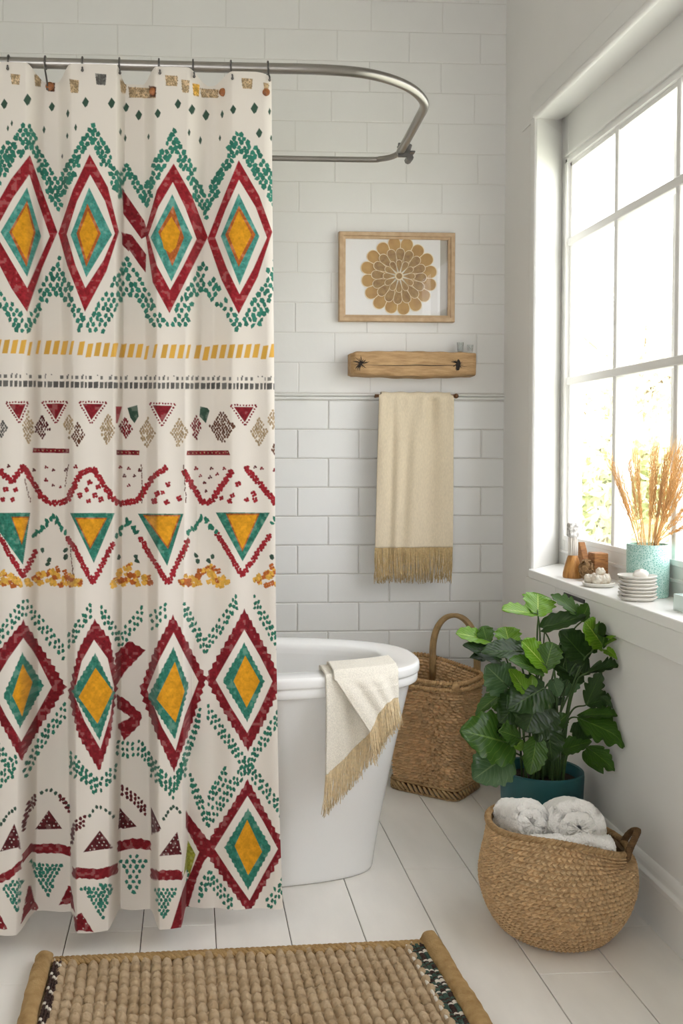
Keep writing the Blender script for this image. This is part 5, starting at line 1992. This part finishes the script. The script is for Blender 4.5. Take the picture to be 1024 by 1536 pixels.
# lower left
leaf((345, 790), (112, 715), 225, 'leaf_m', 'round', -.09, -.12, (.1, -.8, .6), .10, .15, stem_from=(-.04, -.03))
leaf((345, 720), (300, 640), 150, 'leaf_d', 'round', -.07, -.07, (.2, -.85, .4), .08, .2, stem=False)
leaf((385, 760), (290, 720), 120, 'leaf_m', 'lobe', -.10, -.12, (.1, -.8, .6), .10, .2)
leaf((330, 850), (262, 812), 90, 'leaf_p', 'round', -.09, -.11, (0, -.8, .5), .1, .2, stem=False)
leaf((318, 842), (160, 955), 178, 'leaf_p', 'round', -.09, -.12, (.1, -.85, .5), .05, .1, stem_from=(-.055, -.04))
leaf((462, 770), (432, 935), 104, 'leaf_m', 'round', -.10, -.135, (.1, -.9, .35), .06, .2, stem_from=(-.01, -.04))
leaf((350, 800), (400, 770), 60, 'leaf_b', 'blade', -.08, -.08, (0, -.8, .5), .1, .2, stem=False)
# lower right
leaf((592, 815), (722, 768), 88, 'leaf_m', 'round', -.06, -.10, (0, -.6, .8), .10, .25, stem_from=(.02, -.03))
leaf((658, 660), (938, 775), 168, 'leaf_m', 'lobe', -.08, -.24, (-.1, -.75, .65), .10, .15, stem_from=(.035, -.02))
leaf((655, 650), (886, 632), 86, 'leaf_m', 'lobe', -.07, -.19, (-.05, -.6, .8), .08, .25, stem=False)
leaf((660, 680), (760, 745), 140, 'leaf_d', 'round', -.07, -.12, (-.1, -.8, .55), .08, .2, stem=False)
leaf((700, 800), (845, 905), 116, 'leaf_m', 'lobe', -.10, -.19, (-.1, -.7, .7), .10, .2, stem_from=(.05, -.03))
leaf((690, 820), (785, 925), 70, 'leaf_m', 'blade', -.10, -.16, (-.1, -.7, .7), .08, .2, stem=False)
leaf((700, 600), (772, 445), 84, 'leaf_d', 'lobe', -.08, -.12, (-.3, -.85, .3), .06, .2, stem_from=(.045, .0))
leaf((700, 600), (835, 560), 80, 'leaf_d', 'lobe', -.08, -.15, (-.1, -.7, .6), .06, .2, stem=False)
leaf((770, 560), (848, 612), 40, 'leaf_d', 'blade', -.13, -.17, (-.1, -.7, .6), .1, .2, stem=False)
# bare main stalks in the middle
for x_, y_, tx, ty in ((.0, .0, 575, 300), (.02, -.01, 690, 400), (-.01, .01, 500, 250), (.015, .015, 600, 380), (-.02, -.015, 490, 430)):
    T_ = P(660 + tx * .3125, 870 + ty * .3125, y=PY - .03)
    S0 = np.array([PX + x_, PY + y_, pr_ - .034])
    Geo().tube(spline([S0, S0 + (T_ - S0) * np.array([.2, .3, .5]), T_], 24), np.linspace(.005, .002, 24), 8).build('stalk', M['stem'], plant)
# ================================================================== things on the window sill
# ---- teal speckled vase with dried wheat
VX, VY, VR = 1.238, P(973, 894, z=ZS)[1], .055
VY = P(973, 700, x=VX)[1]
vm = mat('mint crackle glaze', srgb(140, 188, 178), .35)
N, L = vm.node_tree.nodes, vm.node_tree.links
tc = N.new('ShaderNodeTexCoord')
vo = N.new('ShaderNodeTexVoronoi')
vo.feature = 'DISTANCE_TO_EDGE'
vo.inputs['Scale'].default_value = 190
L.new(tc.outputs['Object'], vo.inputs['Vector'])
cr_ = N.new('ShaderNodeValToRGB')
cr_.color_ramp.elements[0].position = .05
cr_.color_ramp.elements[0].color = (*srgb(192, 220, 212), 1)
cr_.color_ramp.elements[1].position = .22
cr_.color_ramp.elements[1].color = (*srgb(124, 178, 166), 1)
L.new(vo.outputs['Distance'], cr_.inputs['Fac'])
L.new(cr_.outputs['Color'], N['Principled BSDF'].inputs['Base Color'])
VH = P(973, 816, x=VX)[2] - ZS
g = Geo()
g.lathe([(0, 0), (VR * .93, 0), (VR * .97, .002), (VR * .98, .01), (VR, VH * .5), (VR, VH - .003), (VR - .001, VH), (VR - .004, VH), (VR - .005, VH - .003), (VR - .005, .008), (0, .008)], (VX, VY, ZS), 56)
o = g.build('vase', [vm], origin=(VX, VY, ZS), auto=40)
tag(o, 'mint green crackle-glazed cylinder vase holding dried wheat on the sill', 'vase')
M['wheat'] = mat('dried wheat straw', srgb(238, 208, 156), .75, var=.10, vscale=30, transl=.5)

tips = []
for px, py, n_ in ((914, 678, 3), (925, 700, 2), (947, 672, 4), (955, 690, 2), (979, 664, 4), (986, 672, 3), (1003, 668, 4), (1012, 660, 5), (1022, 664, 5), (1034, 672, 4), (1042, 700, 3), (1052, 730, 3), (1060, 752, 2)):
    for q_ in range(n_):
        tips.append((px + rng.uniform(-6, 6), py + rng.uniform(-5, 22), 1.235 + rng.uniform(-.035, .030)))
for i, (px, py, xx) in enumerate(tips):
    T_ = P(px, py, x=xx)
    a_ = rng.uniform(0, 2 * PI)
    rr_ = (VR - .010) * math.sqrt(rng.uniform(0, 1))
    fl = np.array([VX + .25 * rr_ * math.cos(a_), VY + rr_ * .5 * math.sin(a_), ZS + .012])
    k_ = (ZS + VH - fl[2]) / (T_[2] - fl[2])
    mouth = fl + (T_ - fl) * k_
    dm = mouth[:2] - np.array([VX, VY])
    lim_ = VR - .009
    if np.linalg.norm(dm) > lim_:
        mouth[:2] = np.array([VX, VY]) + dm / np.linalg.norm(dm) * lim_
    pts_ = spline([fl, mouth, mouth + (T_ - mouth) * .5 + np.array([0, 0, .006]), T_], 30)
    g = Geo()
    g.tube(pts_[:24], np.linspace(.0012, .0009, 24), 5)
    # ear: overlapping grains with long awns
    Le = 15
    e0 = pts_[15:]
    for j in range(26):
        f_ = j / 26 * (len(e0) - 2)
        ii = int(f_)
        p_ = e0[ii] + (e0[ii + 1] - e0[ii]) * (f_ - ii)
        d_ = e0[min(ii + 1, len(e0) - 1)] - e0[ii]
        d_ /= np.linalg.norm(d_)
        an = j * 2.4
        s1 = np.cross(d_, [0.3, .9, .1])
        s1 /= np.linalg.norm(s1)
        s2 = np.cross(d_, s1)
        ou = s1 * math.cos(an) + s2 * math.sin(an)
        g.tube([p_, p_ + d_ * .006 + ou * .0028, p_ + d_ * .014 + ou * .0024], [.0005, .0014, .0004], 5)
        if j % 2 == 0:
            w_ = p_ + d_ * .012 + ou * .0025
            g.tube([w_, w_ + d_ * .030 + ou * rng.uniform(.003, .008), w_ + d_ * rng.uniform(.05, .07) + ou * rng.uniform(.006, .014)], [.0006, .0005, .0002], 3)
    V_ = np.concatenate(g.V)
    V_[:, 0] = np.minimum(V_[:, 0], XS - .010)
    ow = mk('wheat_stalk', V_, g.F, M['wheat'], origin=tuple(fl))
    tag(ow, 'dried golden wheat stalk standing in the mint vase', 'wheat stalk', 'dried wheat in the vase')

# ---- stack of pale plates
M['stoneware'] = mat('pale ribbed stoneware', srgb(226, 222, 214), .55, var=.06, vscale=30, bump=.2, bscale=60)
plx, ply = 1.177, P(958, 700, x=1.177)[1]
pz = ZS
wh = ['bottom plate of the pale stack on the sill', 'second plate up in the pale stack on the sill', 'third plate up in the pale stack on the sill', 'fourth plate up in the pale stack on the sill',
      'fifth plate up in the pale stack on the sill', 'sixth plate up in the pale stack, just under the topmost', 'topmost plate of the pale stack on the sill']
pr0 = .050
proto = None
for i in range(7):
    ox, oy_, sc_ = rng.uniform(-.0012, .0012), rng.uniform(-.0012, .0012), 1 - .02 * (i % 3)
    if proto is None:
        g = Geo()
        g.lathe([(0, 0), (pr0 * .72, 0), (pr0 * .78, .001), (pr0 * .96, .0082), (pr0, .0102), (pr0 * .985, .0114), (pr0 * .93, .0106), (pr0 * .76, .0042), (0, .0040)], (plx, ply, pz), 56)
        proto = g.build('plate', M['stoneware'], origin=(plx, ply, pz), auto=50)
        tag(proto, wh[0], 'plate', 'stacked pale plates')
    else:
        c_ = proto.copy()
        COL.objects.link(c_)
        c_.location = (plx + ox, ply + oy_, pz + i * .0092)
        c_.scale = (sc_, sc_, 1)
        c_['label'] = wh[i]
ztop_ = pz + 6 * .0092 + .0044
# a shell-like pale lump on top
g = Geo()
g.blob((plx + .006, ply - .004, ztop_ + .0105), (.019, .017, .012), 18, 12, .18, 9)
o = g.build('shell', M['stoneware'])
tag(o, 'pale ridged shell resting on top of the plate stack', 'shell')

# ---- shallow tray of white cotton-like pods
M['pod'] = mat('white seed pod', srgb(232, 226, 214), .8, rgb2=srgb(186, 164, 134), vscale=45, bump=.8, bscale=90, bdist=.004)
dx, dy = 1.185, P(899, 700, x=1.185)[1]
g = Geo()
g.lathe([(0, 0), (.036, 0), (.043, .003), (.046, .011), (.0445, .0125), (.042, .009), (.034, .005), (0, .005)], (dx, dy, ZS), 48)
o = g.build('dish', M['stoneware'], auto=50)
tag(o, 'small pale dish of white pods next to the plate stack', 'dish')
for i, (ox, oy_, r_, oz) in enumerate([(-.024, .008, .0155, .019), (-.012, -.022, .016, .0195), (.012, -.018, .0155, .019), (.022, .006, .016, .0195), (.0, .012, .017, .020), (.004, -.004, .013, .042)]):
    g = Geo()
    g.blob((dx + ox, dy + oy_, ZS + oz), (r_, r_, r_ * .92), 20, 14, .16, 20 + i)
    for j in range(4):
        a_ = j * 1.57 + i
        g.blob((dx + ox + r_ * .5 * math.cos(a_), dy + oy_ + r_ * .5 * math.sin(a_), ZS + oz + r_ * .5), (r_ * .45, r_ * .45, r_ * .5), 10, 8, .2, 40 + i * 4 + j)
    o = g.build('seed_pod', M['pod'])
    tag(o, 'white fluffy seed pod topmost in the pale dish' if i == 5 else 'white and tan seed pod in the pale dish on the sill', 'seed pod', None if i == 5 else 'seed pods in the dish')

# ---- flared copper bottle-brush vase with white bristle neck and speckled top
M['copper'] = mat('hammered amber copper', srgb(204, 150, 82), .4, .15, rgb2=srgb(158, 104, 48), vscale=20, stretch=(6, 6, .6), bump=.4, bscale=60)
M['bristle'] = mat('white bristle', srgb(232, 226, 216), .8, var=.1, vscale=90, stretch=(8, 8, .4), bump=.5, bscale=120)
M['speck'] = mat('white speckled cap', srgb(236, 234, 230), .6, rgb2=srgb(150, 146, 140), vscale=120, detail=2)
kx = 1.188
ky = P(860, 700, x=kx)[1]
ktop = P(858, 784, x=kx)[2] - ZS
kk = thing('flared_brush', (kx, ky, ZS), 'amber flared brush standing on end, white bristle neck and speckled top, on the sill', 'brush')
R_ = .030
g = Geo()
g.lathe([(0, 0), (R_ * .95, 0), (R_, .004), (R_ * .98, .015), (R_ * .80, ktop * .22), (R_ * .58, ktop * .36), (R_ * .48, ktop * .41), (0, ktop * .41)], (kx, ky, ZS), 40)
g.build('flared_base', M['copper'], kk, auto=50)
g = Geo()
for i in range(60):
    a_ = i * 2.4
    r_ = R_ * .44 * math.sqrt((i + .5) / 60)
    p0 = np.array([kx + r_ * math.cos(a_), ky + r_ * math.sin(a_), ZS + ktop * .38])
    g.tube([p0, p0 + np.array([r_ * .05 * math.cos(a_), 0, ktop * .22]), p0 + np.array([rng.uniform(-.001, .001), rng.uniform(-.001, .001), ktop * .40])], [.0019, .0018, .0014], 5)
g.build('bristle_neck', M['bristle'], kk)
g = Geo()
g.box(kx - R_ * .5, kx + R_ * .5, ky - R_ * .5, ky + R_ * .5, ZS + ktop * .74, ZS + ktop * 1.0)
g.build('speckled_top', M['speck'], kk, smooth=False, bevel=.004)

# ---- wooden block, leaning wedge and dried flower head behind
M['bark'] = mat('brown split wood', srgb(168, 116, 62), .7, rgb2=srgb(128, 82, 42), vscale=25, stretch=(2, 2, 8), bump=.4, bscale=60)
wx = 1.248
wy = P(898, 700, x=wx)[1]
hb_ = P(898, 829, x=wx)[2] - ZS
g = Geo()
g.box(wx - .022, wx + .022, wy - .026, wy + .026, ZS, ZS + hb_)
o = g.build('wood_block', [M['bark']], smooth=False, bevel=.003)
tag(o, 'brown squared wood block at the back of the sill, behind the dish', 'block')
gx_ = 1.246
gy_ = P(877, 700, x=gx_)[1]
hw_ = P(868, 812, x=gx_)[2] - ZS
g = Geo()
g.prism([(gy_ + .030, 0), (gy_ - .018, 0), (gy_ - .020, .05), (gy_ + .018, hw_), (gy_ + .024, hw_)], lambda u, v, w: (w, u, ZS + v), gx_ - .010, gx_ + .010)
o = g.build('wood_wedge', M['bark'], smooth=False, bevel=.002)
tag(o, 'pointed brown wood offcut standing behind the flared brush', 'wood offcut')
M['dried'] = mat('dried brown petals', srgb(176, 142, 100), .9, rgb2=srgb(120, 88, 56), vscale=60, transl=.1)
fx_, fy_ = 1.206, P(881, 700, x=1.206)[1]
g = Geo()
for i in range(130):
    v_ = rng.normal(0, 1, 3)
    v_ /= np.linalg.norm(v_)
    c_ = np.array([fx_, fy_, ZS + .034]) + v_ * np.array([.018, .027, .028])
    t_ = np.cross(v_, rng.normal(0, 1, 3))
    t_ /= np.linalg.norm(t_)
    b_ = np.cross(v_, t_)
    s_ = rng.uniform(.005, .009)
    q = [c_ - t_ * s_, c_ + b_ * s_ * .6 + v_ * .003, c_ + t_ * s_ + v_ * .004, c_ - b_ * s_ * .6]
    q2 = [p - v_ * .0012 for p in q]
    g.add(q + q2, [(0, 1, 2, 3), (7, 6, 5, 4), (0, 4, 5, 1), (1, 5, 6, 2), (2, 6, 7, 3), (3, 7, 4, 0)])
g.blob((fx_, fy_, ZS + .029), (.015, .023, .0285), 12, 8)
V_ = np.concatenate(g.V)
V_[:, 2] = np.maximum(V_[:, 2], ZS + .0005)
o = mk('dried_flower_head', V_, g.F, M['dried'], smooth=False)
tag(o, 'crumpled brown dried flower head between the brush and the dish', 'dried flower')

# ---- pale aqua square pot at the edge of the photo
M['aqua'] = mat('pale aqua glass', srgb(214, 228, 224), .25, var=.03, vscale=10)
qx, qy = 1.235, P(1050, 700, x=1.235)[1]
g = Geo()
h_ = .040
g.prism([(-.042, 0), (.042, 0), (.042, h_), (.037, h_), (.037, .006), (-.037, .006), (-.037, h_), (-.042, h_)], lambda u, v, w: (qx + w, qy + u, ZS + v), -.042, .042)
g.box(qx - .042, qx - .037, qy - .037, qy + .037, ZS + .006, ZS + h_)
g.box(qx + .037, qx + .042, qy - .037, qy + .037, ZS + .006, ZS + h_)
o = g.build('square_pot', M['aqua'], smooth=False)
tag(o, 'pale aqua square pot on the sill, to the right of the wheat vase', 'pot')

# ================================================================== outdoors
M['lawn'] = mat('sunlit lawn', srgb(186, 188, 172), .9, var=.1, vscale=3)
g = Geo()
g.box(XO + .02, 60, -40, 60, -.5, -.42)
o = g.build('ground', M['lawn'], smooth=False, origin=(10, 5, -.5))
struct(o, 'sunlit lawn outside the window')
M['leaf_out'] = mat('green leaf paled for haze', srgb(236, 238, 208), .8, rgb2=srgb(214, 220, 180), vscale=2, transl=.4)  # near-white leaf colour stands in for outdoor haze and glare
M['leaf_out2'] = mat('cream leaf paled for haze', srgb(236, 232, 216), .8, rgb2=srgb(222, 220, 194), vscale=2, transl=.4)  # haze put into the leaf colour again, in a creamier tone
M['trunk'] = mat('grey bark', srgb(150, 136, 118), .9, bump=.6, bscale=12)


def tree(c, h, r, n, m_, label, low=.15, seed=1):
    g_ = np.random.default_rng(seed)
    t_ = thing('tree', (c[0], c[1], -.42), label, 'tree')
    g = Geo()
    top = np.array([c[0], c[1], h * .75])
    g.tube(spline([(c[0], c[1], -.42), (c[0] + .1, c[1], h * .3), tuple(top)], 16), np.linspace(.10, .03, 16), 8)
    for i in range(16):
        a_ = g_.uniform(0, 2 * PI)
        z_ = g_.uniform(h * .2, h * .7)
        e_ = np.array([c[0] + r * .8 * math.cos(a_), c[1] + r * .8 * math.sin(a_), z_ + h * .22])
        g.tube(spline([(c[0] + .05, c[1], z_), ((c[0] + e_[0]) / 2, (c[1] + e_[1]) / 2, z_ + h * .08), tuple(e_)], 8), np.linspace(.03, .008, 8), 5)
    g.build('trunk', M['trunk'], t_)
    # foliage: many small bent leaves in clusters
    cl_ = g_.normal(0, 1, (46, 3))
    cl_ /= np.linalg.norm(cl_, axis=1)[:, None]
    cl_ *= g_.uniform(.35, 1, (46, 1))
    cen_ = np.array([c[0], c[1], h * (low + (1 - low) * .5)]) + cl_ * np.array([r, r, h * (1 - low) * .5])
    P0 = cen_[g_.integers(0, 46, n)] + g_.normal(0, 1, (n, 3)) * r * .17
    A = g_.normal(0, 1, (n, 3))
    A /= np.linalg.norm(A, axis=1)[:, None]
    B = np.cross(A, g_.normal(0, 1, (n, 3)))
    B /= np.linalg.norm(B, axis=1)[:, None]
    s_ = g_.uniform(.05, .10, (n, 1))
    Nn = np.cross(A, B) * s_ * .25
    V = np.stack([P0 - A * s_, P0 - B * s_ * .5 + Nn, P0 + A * s_, P0 + B * s_ * .5 + Nn], 1).reshape(-1, 3)
    V[:, 2] = np.maximum(V[:, 2], -.4)
    mk('foliage', V, np.arange(n * 4).reshape(n, 4), m_, t_, smooth=False)
    return t_


def outp(px, py, x):
    return P(px, py, x=x)


p = outp(893, 690, 4.6)
tree((4.6, p[1], 0), 1.75, 1.15, 7000, M['leaf_out'], 'bushy yellow-green tree behind the leftmost window panes', .02, 3)
p = outp(968, 600, 6.2)
tree((6.2, p[1], 0), 3.3, 1.3, 4200, M['leaf_out2'], 'tree with haze-paled foliage behind the second column of panes', .2, 5)
p = outp(1010, 560, 9.0)
tree((9.0, p[1], 0), 3.8, 1.9, 3600, M['leaf_out2'], 'far pale tree with thin branches, rightmost through the window', .25, 8)

# ================================================================== light
w = bpy.data.worlds.new('overcast sky')
SC.world = w
w.use_nodes = True
bg = w.node_tree.nodes['Background']
bg.inputs['Color'].default_value = (.965, .98, 1.025, 1)
bg.inputs['Strength'].default_value = 5.2
sd = bpy.data.lights.new('sun', 'SUN')
sd.energy = 6.5
sd.angle = math.radians(3)
sd.color = (1, .95, .86)
so = bpy.data.objects.new('sun', sd)
COL.objects.link(so)
so.rotation_euler = Vector((-.62, .18, -.77)).to_track_quat('-Z', 'Y').to_euler()
so.rotation_euler = Vector((.62, .25, -.77)).to_track_quat('-Z', 'Y').to_euler()
so.location = (-4, -2, 8)

SC.view_settings.view_transform = 'Standard'
SC.view_settings.look = 'None'
SC.view_settings.gamma = 1.0
SC.view_settings.use_curve_mapping = False
SC.view_settings.exposure = 0.13
SC.cycles.use_denoising = True
SC.cycles.max_bounces = 10
SC.cycles.diffuse_bounces = 6
SC.cycles.transparent_max_bounces = 12
SC.cycles.sample_clamp_indirect = 6
SC.cycles.caustics_reflective = False
SC.cycles.caustics_refractive = False
